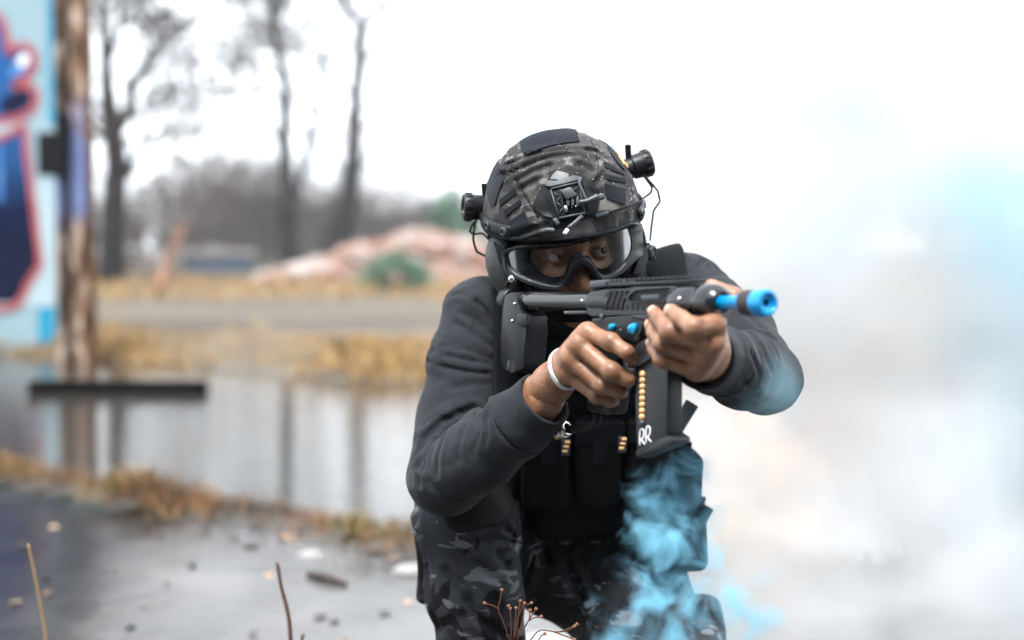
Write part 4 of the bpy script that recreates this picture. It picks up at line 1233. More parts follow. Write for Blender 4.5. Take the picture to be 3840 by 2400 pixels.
for L, dp_, wd_ in [
    (z77([(880, 800), (940, 860), (1000, 960), (1060, 1100)]), .0050, .0060),
    (z77([(930, 795), (1020, 835), (1080, 900), (1115, 985)]), .0045, .0060),
    (z77([(990, 800), (1070, 840), (1140, 910)]), .0040, .0055),
    (z77([(890, 960), (930, 1050), (960, 1130)]), .0040, .006),
    (z77([(660, 420), (720, 395), (790, 392)]), .0045, .0055),
    (z77([(640, 385), (720, 372), (780, 380)]), .0035, .005),
    (z77([(240, 160), (290, 215), (300, 330)]), .004, .006),
    (z77([(330, 170), (370, 220), (350, 340)]), .004, .006),
    (z77([(420, 160), (400, 230), (395, 330)]), .004, .006),
    (z77([(520, 215), (460, 270), (445, 345)]), .0045, .006),
    (z77([(600, 260), (640, 300), (700, 330)]), .003, .006),
    (z77([(850, 620), (920, 700), (1000, 780)]), .003, .006),
    (z77([(1000, 1000), (1020, 1090), (1000, 1180)]), .004, .006),
    (z77([(820, 1180), (880, 1250), (960, 1290)]), .003, .006)]:
    CRE.append((ppx(L, f_shirt0, 1.75, 2.5), dp_, wd_))
CREN = []
for pl, dp_, wd_ in CRE:
    A = np.array([V3(p) for p in pl]); CREN.append((pl, dp_, wd_, A.min(0) - .03, A.max(0) + .03))
def ends(P, c0, c1, r):
    """cuff: cut beyond c1, hollow near the end"""
    ax = V3(c1 - c0); ax /= np.linalg.norm(ax)
    s_ = (P - V3(c1)) @ ax; rad = np.sqrt((((P - V3(c1)) - s_[:, None] * ax) ** 2).sum(1))
    return s_, rad
def f_shirt(P):
    d = f_shirt0(P) + .0018 * wrinkle(P, 26, 1.3) + .0007 * wrinkle(P, 70, .3)
    for pl, dp_, wd_, lo_, hi_ in CREN:
        m = ((P > lo_) & (P < hi_)).all(1)
        if m.any():
            e = polyd(P[m], pl)
            d[m] += .75 * dp_ * (np.exp(-(e / (.7 * wd_)) ** 2) - .6 * np.exp(-((e - 1.7 * wd_) / (1.0 * wd_)) ** 2))
    for ch in (SF_R, SF_L):
        s_, rad = ends(P, ch[2][0], ch[3][0], ch[3][1])
        near = rad < .075
        L = (ch[3][0] - ch[2][0]).length
        band = near & (s_ > -L * .96) & (s_ < .03)
        d = np.where(band, np.minimum(d, np.maximum(rad - (ch[3][1] + .0022 - s_ * (ch[2][1] - ch[3][1]) / L * .9), s_)) + 0, d)
        d = np.where(near & (np.abs(s_ + L * .96) < .009) & (s_ < 0), d + .0050 * np.exp(-((s_ + L * .96) / .0026) ** 2), d)
        d = np.where(near & (s_ > -.06) & (s_ < .05), np.maximum(d, s_), d)                 # cut at the wrist
        d = np.where(near & (s_ > -.035), np.maximum(d, np.minimum(-(rad - (ch[3][1] - .0035)), 1)), d)  # bore
    nc = chain(P, [(J['neck'] + Vector((0, -.01, .01)), .062), (hw(0, .03, -.05), .064)], .02)
    d = smax(d, -nc, .006)
    return np.maximum(d, .45 - P[:, 2])
lo, hi = bb([p for p, r in SL_R + SF_R + SL_L + SF_L] + [J['waist'] + Vector((0, .1, 0)), J['neck']], .10)
V, F = snet(f_shirt, lo, hi, .0031)
shirt = link('shirt', quads_np(V, F), M_shirt, person)
print('shirt', len(V), time.time() - T0)

# ---- trousers
def f_trous0(P):
    d = ell(P, J['pelvis'] + Vector((0, .0, .01)), (.175, .13, .135))
    rl = chain(P, [(J['r_hip'], .098), (J['r_hip'].lerp(J['r_kn'], .55) + Vector((-.012, 0, 0)), .092), (J['r_kn'] + Vector((.0, .0, -.01)), .077), (J['r_kn'].lerp(J['r_an'], .3), .073), (J['r_an'] + Vector((0, 0, .10)), .070), (J['r_an'] + Vector((0, 0, .02)), .060)], .03)
    ll = chain(P, [(J['l_hip'], .105), (J['l_hip'].lerp(J['l_kn'], .5), .110), (J['l_kn'] + Vector((0, .01, .02)), .075), (J['l_kn'].lerp(J['l_an'], .4) + Vector((0, 0, .02)), .072), (J['l_an'], .052)], .03)
    d = smin(d, ell(P, (.085, 2.44, .395), (.085, .09, .085)), .05); d = smin(d, rl, .05); d = smin(d, ll, .06)
    # cargo pocket on the outside of the right thigh and a patch on the shin
    pk = rbox(P, J['r_hip'].lerp(J['r_kn'], .62) + Vector((-.085, .01, -.03)), (.022, .085, .085), .016, Matrix.Rotation(R(18), 4, 'X'))
    d = smin(d, pk, .018)
    pk2 = rbox(P, J['l_hip'].lerp(J['l_kn'], .45) + Vector((.098, -.03, .0)), (.022, .070, .080), .018, Matrix.Rotation(R(45), 4, 'X'))
    return smin(d, pk2, .035)
def z44(L): return [(1500 + x / 1.9206, 1750 + y / 1.9206) for x, y in L]
TC = []
for L, dp_, wd_ in [
    (z44([(435, 420), (432, 560), (425, 700), (425, 800)]), .0022, .003),
    (z44([(760, 430), (790, 520), (780, 600), (700, 620)]), .006, .007),
    (z44([(830, 400), (800, 500), (820, 600), (760, 700)]), .007, .007),
    (z44([(690, 630), (740, 690), (770, 760), (740, 830)]), .006, .008),
    (z44([(860, 480), (850, 560), (830, 640), (850, 740)]), .006, .008),
    (z44([(560, 690), (640, 780), (720, 830)]), .005, .008),
    (z44([(340, 760), (430, 850), (510, 960)]), .006, .009),
    (z44([(480, 960), (560, 1080), (700, 1180), (780, 1240)]), .008, .009),
    (z44([(190, 640), (210, 800), (240, 980), (290, 1180)]), .005, .007),
    (z44([(440, 990), (600, 960), (740, 940)]), .003, .004),
    (z44([(60, 330), (100, 420), (150, 480)]), .006, .008),
    (z44([(90, 240), (120, 330), (140, 400)]), .006, .008),
    (z44([(780, 150), (900, 300), (1000, 500), (1100, 700), (1160, 790)]), .007, .008),
    (z44([(950, 640), (920, 740), (900, 860)]), .006, .008),
    (z44([(1050, 600), (1080, 700), (1150, 790)]), .006, .008),
    (z44([(1180, 620), (1250, 540), (1330, 470)]), .005, .008),
    (z44([(1200, 700), (1260, 860), (1290, 1000), (1310, 1150)]), .008, .010),
    (z44([(1330, 940), (1400, 1010), (1480, 1100)]), .005, .008)]:
    pl = ppx(L, f_trous0, 1.9, 2.7); A = np.array([V3(p) for p in pl]); TC.append((pl, dp_, wd_, A.min(0) - .04, A.max(0) + .04))
def f_trous(P):
    d = f_trous0(P) + .0045 * wrinkle(P, 24, 2.1) + .0010 * wrinkle(P, 52, .4)
    for pl, dp_, wd_, lo_, hi_ in TC:
        m = ((P > lo_) & (P < hi_)).all(1)
        if m.any():
            e = polyd(P[m], pl)
            d[m] += .9 * dp_ * (np.exp(-(e / (.8 * wd_)) ** 2) - .7 * np.exp(-((e - 1.7 * wd_) / wd_) ** 2))
    d = np.maximum(d, P[:, 2] - .55)
    return np.maximum(d, .012 - P[:, 2])
lo, hi = bb([J[k] for k in ('pelvis', 'r_hip', 'r_kn', 'r_an', 'l_hip', 'l_kn', 'l_an')], .155); lo[2] = 0
V, F = snet(f_trous, lo, hi, .0046)
trous = link('trousers', quads_np(V, F), M_trous, person)
print('trousers', len(V), time.time() - T0)
# ---- boots
for s, an in (('r', J['r_an']), ('l', J['l_an'])):
    if s == 'r':
        def f_b(P): return smin(chain(P, [(an + Vector((0, .02, .09)), .048), (an + Vector((0, .02, -.03)), .050)], .02), cap(P, an + Vector((0, 0, -.055)), an + Vector((-.01, -.17, -.065)), .047, .040), .03)
        f_bb = lambda P: np.maximum(f_b(P), .02 - P[:, 2])
        sole = [(an + Vector((x, y, 0))) for x, y in [(-.05, .06), (-.055, -.10), (-.05, -.17), (-.02, -.215), (.03, -.20), (.045, -.14), (.045, .06), (.0, .085)]]
    else:
        def f_b(P): return smin(chain(P, [(an + Vector((.01, -.05, .01)), .048), (an + Vector((0, .02, .0)), .050)], .02), cap(P, an + Vector((0, .02, -.01)), an + Vector((0, .06, -.055)), .047, .036), .03)
        f_bb = lambda P: np.maximum(f_b(P), .004 - P[:, 2])
        sole = None
    lo, hi = bb([an + Vector((-.08, -.25, -.1)), an + Vector((.08, .15, .16))], .0); lo[2] = -.01
    V, F = snet(f_bb, lo, hi, .006)
    bo = link('boot', quads_np(V, F), M_boot, person)
    if sole:
        q = MB(); q.prism([(p.x, p.y) for p in sole], .001, .024, None, .004); q.build('sole', M_sole, bo)
# knee pad under the right elbow
def f_kp(P):
    c = J['r_kn'] + Vector((.020, -.045, .015))
    d = np.abs(f_trous0(P) - .009) - .006
    bx_ = rbox(P, c + Vector((-.004, 0, .012)), (.056, .09, .036), .03, Matrix.Rotation(R(-10), 4, 'Y'))
    return smax(d, bx_, .006)
lo, hi = bb([J['r_kn']], .13)
V, F = snet(f_kp, lo, hi, .0035)
M_pad = mat('knee_pad_rubber', (.006, .0065, .0075), .6, spec=.15, bump=(300, .2, .001))
kp = link('knee_pad', quads_np(V, F), M_pad); tag(kp, 'black knee pad under the resting elbow', 'knee pad')
# ================================================================== GEAR
CO = Vector((0, 0, CAMZ))
M_velcro = mat('velcro', (.008, .011, .017), .95, spec=.1, bump=(900, .5, .002), sheen=.08)
M_web = mat('webbing', (.009, .011, .015), .8, spec=.15, bump=(500, .3, .001))
M_poly = mat('black_polymer', (.007, .008, .010), .42, spec=.3, bump=(500, .12, .0008))
M_polyg = mat('grey_polymer', (.045, .055, .065), .45, bump=(300, .12, .0008))
M_rubber = mat('black_rubber', (.005, .006, .007), .6, spec=.2)
M_steel = mat('bright_steel', (.6, .6, .6), .25, 1.0)
M_wire = mat('black_wire', (.006, .006, .007), .5)
def bvh_of(V, F): return BVHTree.FromPolygons([tuple(v) for v in V], [tuple(int(i) for i in f) for f in F])
def hit(bvh, sx, sy):
    d = ray(sx, sy).normalized(); r = bvh.ray_cast(CO, d)
    if r[0] is not None: return r[0], (r[1] if r[1].dot(d) < 0 else -r[1])
    # graze: nearest surface point to the ray
    best = None
    for k in range(60):
        p = CO + d * (1.4 + k * .02); q = bvh.find_nearest(p)
        if q[0] is not None and (best is None or q[3] < best[2]): best = (q[0], q[1], q[3])
    return best[0], best[1]
def decal(px, bvh, thick, name, m, parent, step=9, off=.0004, smooth=True):
    """cloth piece with this outline laid on the surface below it"""
    b = bmesh.new()
    f = b.faces.new([b.verts.new((x, y, 0)) for x, y in px])
    xs = [p[0] for p in px]; ys = [p[1] for p in px]
    for ax, a0, a1 in ((0, min(xs), max(xs)), (1, min(ys), max(ys))):
        k = a0 + step
        while k < a1:
            co = (k, 0, 0) if ax == 0 else (0, k, 0); no = (1, 0, 0) if ax == 0 else (0, 1, 0)
            bmesh.ops.bisect_plane(b, geom=b.verts[:] + b.edges[:] + b.faces[:], plane_co=co, plane_no=no)
            k += step
    nr = {}
    for v in b.verts:
        p, n_ = hit(bvh, v.co.x, v.co.y); v.co = p + n_ * off; nr[v] = n_
    r = bmesh.ops.extrude_face_region(b, geom=b.faces[:])
    top = [e for e in r['geom'] if isinstance(e, bmesh.types.BMVert)]
    for v in top:
        q = bvh.find_nearest(v.co); v.co = v.co + (nr.get(v) or q[1]) * thick
    mb = MB(); mb.b.free(); mb.b = b
    return mb.build(name, m, parent, False, 40)
def plate(px, P0, N, t0, t1, name, m, parent, bevel=.0008, build=True, mb=None):
    """prism whose front face (at P0 + N*t1) has this picture outline"""
    N = N.normalized(); V = []
    for x, y in px:
        d = ray(x, y); k = (P0 + N * t1 - CO).dot(N) / d.dot(N); V.append(CO + d * k)
    mb = mb or MB(); b = mb.b
    a = [b.verts.new(p) for p in V]; c = [b.verts.new(p - N * (t1 - t0)) for p in V]; n = len(V)
    fs = [b.faces.new(a), b.faces.new(c[::-1])]
    for i in range(n): fs.append(b.faces.new((a[i], c[i], c[(i + 1) % n], a[(i + 1) % n])))
    if bevel > 0:
        bmesh.ops.bevel(b, geom=list({e for f in fs for e in f.edges}), offset=bevel, segments=2, profile=.5, affect='EDGES', clamp_overlap=True)
    return mb.build(name, m, parent, False, 35) if build else mb
def onplane(sx, sy, P0, N, t):
    d = ray(sx, sy); return CO + d * ((P0 + N * t - CO).dot(N) / d.dot(N))
def q1(L): return [(1700 + x / 2.1605, 430 + y / 2.16) for x, y in L]
def q6(L): return [(1860 + x / 3.9032, 820 + y / 3.9032) for x, y in L]
def q8(L): return [(1960 + x / 5.039, 600 + y / 5.04) for x, y in L]

# ------------------------------------------------------------------ helmet
HC, HRAD = np.array((0, .014, .026)), (.1215, .146, .140)
def f_hel0(q):
    d = ell(q, HC, HRAD)
    # flatter sides, squarer brow
    return d
def brim(q):
    y = q[:, 1]; ax_ = np.abs(q[:, 0])
    z = np.interp(y, [-.14, -.10, -.055, -.03, .05, .075, .16], [.038, .036, .030, .028, .030, .006, -.045])
    return z - q[:, 2]
CR_H = [q1([(440, 250), (470, 400), (530, 560), (610, 700), (690, 840)]), q1([(1075, 125), (1130, 240), (1165, 350), (1168, 480), (1150, 560)])]
FO_H = [q1([(470, 395), (600, 345), (760, 310), (950, 285), (1130, 300)]), q1([(490, 470), (640, 400), (800, 350), (980, 330)]), q1([(1100, 300), (1190, 320), (1260, 360)]), q1([(380, 480), (430, 500), (500, 480)]),
        q1([(520, 540), (640, 470), (780, 420)]), q1([(560, 600), (620, 570), (680, 540)]), q1([(980, 400), (1060, 420), (1130, 450)]), q1([(460, 990), (640, 930), (760, 900)]), q1([(1150, 560), (1190, 520), (1210, 480)]), q1([(420, 420), (560, 380), (700, 330)])]
_fh = lambda P: f_hel0(hl(P))
CRH = [([trace(_fh, x, y, 1.9, 2.4) for x, y in L], dp_, w_) for L, dp_, w_ in [(l_, .0016, .0022) for l_ in CR_H] + [(l_, .0038, .0046) for l_ in FO_H]]
def f_helmet(P):
    q = hl(P)
    d = f_hel0(q) + .0013 * wrinkle(P, 38, 4.0)
    for pl, dp_, w_ in CRH:
        A = np.array([V3(p) for p in pl]); m = ((P > A.min(0) - .02) & (P < A.max(0) + .02)).all(1)
        if m.any():
            e = polyd(P[m], pl); d[m] += dp_ * (np.exp(-(e / w_) ** 2) - .7 * np.exp(-((e - 2 * w_) / w_) ** 2))
    inner = ell(q, HC, tuple(r - .011 for r in HRAD))
    d = smax(d, -inner, .004)
    return smax(d, brim(q), .005)
lo, hi = bb([hw(-.13, -.14, -.02), hw(.13, .17, .17), hw(.13, -.14, .17), hw(-.13, .17, -.05)], .035)
HV, HF = snet(f_helmet, lo, hi, .0024)
def helmet_mat():
    m = camo_mat('helmet_camouflage_cloth', (.055, .051, .051), [(.031, .030, .031), (.078, .072, .070)], (.15, .143, .137), 10, .75, .63, [(900, .3, .001), (70, .25, .003)])
    # rain beads
    n, l, b = nodes(m)
    tc = n.new('ShaderNodeTexCoord'); vo = n.new('ShaderNodeTexVoronoi'); vo.inputs['Scale'].default_value = 190; l.new(tc.outputs['Object'], vo.inputs['Vector'])
    nz = n.new('ShaderNodeTexNoise'); nz.inputs['Scale'].default_value = 24; l.new(tc.outputs['Object'], nz.inputs['Vector'])
    th = n.new('ShaderNodeMapRange'); th.inputs[1].default_value = .45; th.inputs[2].default_value = .7; th.inputs[3].default_value = 0; th.inputs[4].default_value = .30; l.new(nz.outputs['Fac'], th.inputs[0])
    lt = n.new('ShaderNodeMath'); lt.operation = 'LESS_THAN'; l.new(vo.outputs['Distance'], lt.inputs[0]); l.new(th.outputs[0], lt.inputs[1])
    rr = n.new('ShaderNodeMapRange'); rr.inputs[3].default_value = .75; rr.inputs[4].default_value = .08; l.new(lt.outputs[0], rr.inputs[0]); l.new(rr.outputs[0], b.inputs['Roughness'])
    l.new(lt.outputs[0], b.inputs['Coat Weight'])
    return m
M_hel = helmet_mat()
helmet = empty('combat_helmet', HO, 'camouflage covered helmet with velcro patches and a front bracket', 'helmet')
link('shell_cover', quads_np(HV, HF), M_hel, helmet)
HB = bvh_of(HV, HF)
print('helmet', len(HV), time.time() - T0)
for L, nm, m, th in [
    ([(540, 225), (600, 190), (690, 155), (780, 135), (880, 122), (990, 120), (1008, 170), (1020, 225), (910, 238), (800, 258), (690, 285), (575, 328), (555, 280)], 'velcro_patch', M_velcro, .0022),
    ([(358, 340), (378, 420), (418, 520), (390, 590), (365, 660), (345, 740), (306, 728), (284, 650), (281, 570), (294, 490), (325, 410)], 'velcro_patch', M_velcro, .0022),
    ([(440, 880), (510, 832), (580, 785), (605, 840), (627, 890), (575, 940), (520, 985), (465, 975), (437, 920)], 'velcro_patch', M_velcro, .002),
    ([(1225, 560), (1300, 580), (1386, 602), (1386, 730), (1310, 708), (1240, 682), (1228, 620)], 'velcro_patch', M_velcro, .002),
    ([(1180, 185), (1235, 200), (1310, 270), (1375, 350), (1412, 440), (1380, 455), (1330, 400), (1270, 320), (1245, 255)], 'velcro_patch', M_velcro, .002),
    ([(378, 690), (440, 645), (498, 595), (516, 640), (450, 690), (385, 742)], 'webbing_strip', M_web, .0016),
    ([(412, 780), (480, 735), (542, 690), (556, 726), (490, 775), (430, 828)], 'webbing_strip', M_web, .0016),
    ([(1218, 380), (1290, 425), (1360, 468), (1382, 492), (1300, 462), (1224, 432)], 'webbing_strip', M_web, .0016),
    ([(1219, 480), (1300, 502), (1386, 520), (1392, 556), (1300, 540), (1222, 522)], 'webbing_strip', M_web, .0016)]:
    decal(q1(L), HB, th, nm, m, helmet)
pb = decal(q1([(1232, 210), (1262, 216), (1318, 282), (1306, 300), (1262, 262)]), HB, .0036, 'badge', mat('badge_blue', (.10, .42, .55), .6, noise=(300, .8, (.5, .7, .75))), helmet, 6)
decal(q1([(1316, 295), (1345, 318), (1376, 355), (1404, 405), (1402, 440), (1370, 405), (1336, 350)]), HB, .0036, 'badge', mat('badge_orange', (.75, .28, .05), .6, noise=(300, .8, (.85, .6, .2))), helmet, 6)
rg_ = random.Random(3); q = MB(); cnt_ = 0
while cnt_ < 260:
    x, y = rg_.uniform(380, 1480), rg_.uniform(100, 900)
    if rg_.random() < (y - 100) / 900: continue
    p_, n_ = hit(HB, *q1([(x, y)])[0])
    if n_.z < .05: continue
    r_ = rg_.choice([.0004, .0005, .0006, .0009]); q.ball(p_ + n_ * r_ * .4, r_, 1, (1, 1, 1)); cnt_ += 1
dr_ = q.build('rain_drops', mat('rain_drop', (.55, .58, .60), .05, spec=.8), helmet, True); dr_['kind'] = 'stuff'
def cord(L, r, name, m, parent, off=.002, n=7):
    P = []
    for x, y in L:
        p, n_ = hit(HB, x, y); P.append(p + n_ * off)
    q = MB(); S = spline(P, 5)
    q.tube(S, r, n=n); return q.build(name, m, parent, True)
# stitched seams
for L in CR_H: cord(L, .0007, 'seam', M_web, helmet, .0008, 5)
# shroud: dark opening in the cover, base plate, bracket
decal(q8([(640, 195), (760, 215), (890, 235), (1110, 290), (1270, 400), (1420, 555), (1440, 640), (1440, 800), (1400, 960), (1290, 1090), (1000, 1180), (800, 1260), (600, 1290), (480, 1200), (340, 1080), (250, 960), (205, 840), (290, 650), (400, 480), (500, 330)]), HB, .0016, 'cover_opening', M_rubber, helmet, 8)
sp0, sn0 = hit(HB, *q8([(830, 760)])[0])
decal(q8([(640, 225), (870, 290), (860, 345), (700, 400), (540, 390), (560, 330)]), HB, .0045, 'shroud_plate', M_polyg, helmet, 8)
decal(q8([(470, 420), (640, 430), (940, 330), (1060, 345), (1050, 400), (800, 470), (520, 530), (440, 500)]), HB, .0065, 'shroud_plate', M_polyg, helmet, 8)
decal(q8([(340, 640), (440, 690), (480, 800), (540, 1000), (560, 1110), (420, 1080), (300, 980), (230, 850)]), HB, .0050, 'shroud_plate', M_poly, helmet, 8)
decal(q8([(1100, 420), (1200, 450), (1310, 580), (1400, 680), (1390, 900), (1290, 1040), (1180, 1040), (1190, 700)]), HB, .0050, 'shroud_plate', M_poly, helmet, 8)
SN = (sn0 * .8 + Vector((0, -.4, .1))).normalized()
fr = lambda L, t0, t1, nm, m, bev=.0006: plate(q8(L), sp0, SN, t0, t1, nm, m, helmet, bev)
plate(q8([(530, 560), (1060, 430), (1180, 1010), (690, 1110)]), sp0, SN, -.002, .005, 'bracket_plate', M_rubber, helmet, .0008)
for a, c, w_ in [((530, 560), (690, 1110), 30), ((540, 545), (1060, 420), 38), ((690, 1100), (1180, 1000), 40), ((1060, 430), (1170, 1000), 34), ((710, 560), (800, 1030), 26), ((600, 620), (700, 700), 22), ((720, 680), (640, 800), 22), ((640, 800), (760, 900), 22), ((760, 900), (680, 1020), 22), ((960, 580), (1040, 520), 20)]:
    q = MB(); A = onplane(*q8([a])[0], sp0, SN, .006); B_ = onplane(*q8([c])[0], sp0, SN, .006)
    q.tube([A, B_], w_ / 5.04 * 2.1 / FPX / 2 * 1.15, n=6); q.build('bracket_bar', M_polyg, helmet, True)
fr([(700, 570), (900, 500), (1040, 660), (840, 740)], .004, .017, 'hook', M_polyg, .0015)
for x0 in (820, 910, 1000):
    fr([(x0, 690), (x0 + 55, 672), (x0 + 70, 850), (x0 + 12, 880)], .004, .014, 'hook_finger', M_polyg, .001)
fr([(775, 870), (850, 850), (860, 980), (800, 990)], .004, .010, 'steel_pin', M_steel, .0015)
fr([(915, 890), (945, 884), (948, 905), (920, 912)], .004, .009, 'steel_pin', M_steel, .0006)
fr([(990, 870), (1025, 862), (1028, 888), (995, 895)], .004, .009, 'steel_pin', M_steel, .0006)
fr([(560, 1110), (640, 1090), (710, 1190), (640, 1225)], .0, .007, 'bracket_foot', M_polyg, .001)
def ptube(L, ts, r, nm, m, n=8, ends_=True):
    P = [onplane(*p_, sp0, SN, t_) for p_, t_ in zip(q8(L), ts)]
    q = MB(); S = spline(P, 4)
    rs = r if not isinstance(r, (list, tuple)) else [lerp(r[min(int(i / 4), len(r) - 1)], r[min(int(i / 4) + 1, len(r) - 1)], (i / 4) % 1) for i in range(len(S))]
    q.tube(S, rs, n=n); return q.build(nm, m, helmet, True)
ptube([(1060, 800), (1200, 780), (1320, 735), (1420, 690)], [.013, .013, .012, .011], [.0036, .0036, .0042, .0050], 'lever', M_polyg)
fr([(1390, 690), (1440, 640), (1500, 615), (1540, 650), (1558, 715), (1480, 710), (1420, 720)], .002, .014, 'lever_tab', M_polyg, .0015)
ptube([(1100, 330), (1070, 440), (1130, 600), (1200, 760)], [.006, .008, .008, .008], .0026, 'bungee', M_polyg)
ptube([(1120, 1060), (1000, 1170), (860, 1290)], [.008, .012, .014], .0030, 'bungee', M_polyg)
ptube([(850, 1310), (790, 1400)], [.0142, .015], .0032, 'bungee_tip', mat('white_tip', (.75, .72, .72), .4), 8)
cord(q1([(470, 1025), (600, 990), (720, 955), (760, 940)]), .0022, 'retention_cord', M_rubber, helmet, .003)
cord(q1([(720, 955), (770, 940), (820, 932)]), .0040, 'cord_end', M_polyg, helmet, .004)
cord(q1([(1500, 705), (1400, 745), (1300, 780), (1230, 800)]), .0020, 'retention_cord', M_rubber, helmet, .003)
cord(q1([(1235, 800), (1190, 812), (1140, 828)]), .0038, 'cord_end', M_polyg, helmet, .004)
# brim edging: closed loop where the shell is cut
def brim_loop(off=.0):
    P = []
    for i in range(120):
        a = 2 * math.pi * i / 120; z = .03
        for _ in range(6):
            k = math.sqrt(max(.05, 1 - ((z - HC[2]) / HRAD[2]) ** 2))
            x = HRAD[0] * k * math.sin(a); y = HC[1] - HRAD[1] * k * math.cos(a)
            z = -float(brim(np.array([[x, y, 0.]]))[0]) * -1
        P.append(hw(x * (1 + off), y * (1 + off), z + .001))
    return P
q = MB(); L_ = brim_loop(.002); q.tube(L_ + [L_[0]], .0034, n=7, cap=False); q.build('brim_edging', M_web, helmet, True)
# side rails with fittings
for s in (-1, 1):
    q = MB()
    P = []
    for y in (-.075, -.045, -.015, .02, .055, .085):
        z = .043 if y < .04 else .038
        k = math.sqrt(1 - ((z - HC[2]) / HRAD[2]) ** 2 - min(.9, ((y - HC[1]) / HRAD[1]) ** 2) * 0) ; x = HRAD[0] * math.sqrt(max(.02, 1 - ((z - HC[2]) / HRAD[2]) ** 2 - ((y - HC[1]) / HRAD[1]) ** 2))
        P.append(hw(s * (x + .003), y, z))
    q.tube(spline(P, 4), .010, n=10, flat=(HM.to_3x3() @ Vector((s, -.2, 0)), .30)); q.build('side_rail', M_poly, helmet, True)
    for y, z in ((-.064, .043), (-.02, .043)):
        x = HRAD[0] * math.sqrt(max(.02, 1 - ((z - HC[2]) / HRAD[2]) ** 2 - ((y - HC[1]) / HRAD[1]) ** 2))
        nrm = HM.to_3x3() @ Vector((s * x / HRAD[0] ** 2, (y - HC[1]) / HRAD[1] ** 2, 0)).normalized()
        MB().lathe([(.0, 0), (.0070, 0), (.0070, .0035), (.005, .0045), (.0045, .0025), (0, .0025)], aim(hw(s * (x + .004), y, z), nrm), 16).build('rail_fitting', M_polyg, helmet, False, 40)
    # chin strap down the cheek
    q = MB(); q.tube(spline([hw(s * .098, .0, .04), hw(s * .088, -.015, -.02), hw(s * .066, -.035, -.075), hw(s * .028, -.068, -.118), hw(0, -.078, -.126)], 6), .009, n=8, flat=(HM.to_3x3() @ Vector((s, -.6, -.1)), .16)); q.build('chin_strap', M_web, helmet, True)

# ------------------------------------------------------------------ headset: two units on the rails
def headset_unit(s, knob_px, knobY, wires, label, wireY):
    root = empty('helmet_headset_unit', hw(s * .11, .02, -.02), label, 'headset')
    # ear cup
    def f_c(P):
        q = hl(P)
        d = ell(q, (s * .097, -.002, -.028), (.026, .040, .055)); d = smin(d, ell(q, (s * .103, .0, -.02), (.024, .030, .040)), .01)
        return np.maximum(d, .004 + .062 - s * q[:, 0] * 1.0 - .0 * q[:, 1])
    lo, hi = bb([hw(s * .06, -.06, -.09), hw(s * .14, .06, .04)], .03)
    V, F = snet(f_c, lo, hi, .0032); link('ear_cup', quads_np(V, F), M_cup, root)
    MB().lathe([(0, -.004), (.030, -.004), (.033, 0), (.030, .006), (0, .006)], aim(hw(s * .076, -.002, -.028), HM.to_3x3() @ Vector((s, 0, 0))), 24).build('ear_cushion', M_rubber, root, True)
    # round knob standing out from the helmet side
    kc = pt(*knob_px, knobY)
    axd = (HM.to_3x3() @ Vector((s * .97, .02, .16))).normalized()
    MB().lathe([(0, -.030), (.016, -.030), (.017, -.008), (.0195, -.006), (.0203, .010), (.0212, .012), (.0212, .022), (.0195, .025), (.014, .025), (.013, .022), (0, .022)], aim(kc, axd), 28).build('knob', M_poly, root, False, 40)
    for i in range(14):
        a = 2 * math.pi * i / 14; Mk = aim(kc, axd)
        MB().box((.0032, .0022, .010), Mk @ Matrix.Rotation(a, 4, 'Z') @ Matrix.Translation((.0212, 0, .017)), .0006).build('knob_rib', M_poly, root)
    MB().box((.010, .004, .026), aim(kc - axd * .012 + (HM.to_3x3() @ Vector((0, 0, .026))), HM.to_3x3() @ Vector((0, 0, 1))), .0012).build('lock_tab', M_poly, root)
    q = MB(); q.tube([kc - axd * .02, kc - axd * .045, hw(s * .112, .0, .02)], [.013, .012, .010], n=10); q.build('mount_arm', M_poly, root, True)
    for w_ in wires:
        P = [pt(x, y, wireY) for x, y in q1(w_)]
        q = MB(); S = []
        for a, b_ in zip(P[:-1], P[1:]):
            for k in range(6): S.append(a.lerp(b_, k / 6))
        S.append(P[-1]); q.tube(S, .0019, n=6); q.build('wire_arm', M_wire, root, True)
    return root
M_cup = mat('ear_cup_plastic', (.050, .052, .054), .5, bump=(300, .1, .001))
headset_unit(-1, (1796, 778), 2.215, [[(190, 855), (150, 900), (133, 945), (160, 970), (240, 960), (270, 990), (300, 1030)], [(180, 860), (168, 930), (160, 1010), (172, 1060), (190, 1110), (270, 1150), (330, 1195), (375, 1245)]], 'grey ear cup and round knob beside the goggles, nearer the rifle stock', 2.21)
headset_unit(1, (2386, 624), 2.26, [[(1535, 485), (1575, 540), (1610, 590), (1600, 632), (1520, 690), (1503, 752)], [(1545, 488), (1610, 560), (1658, 620), (1674, 702), (1622, 778), (1606, 900), (1592, 1030)]], 'grey ear cup and round knob on the helmet side nearer the blue barrel', 2.25)

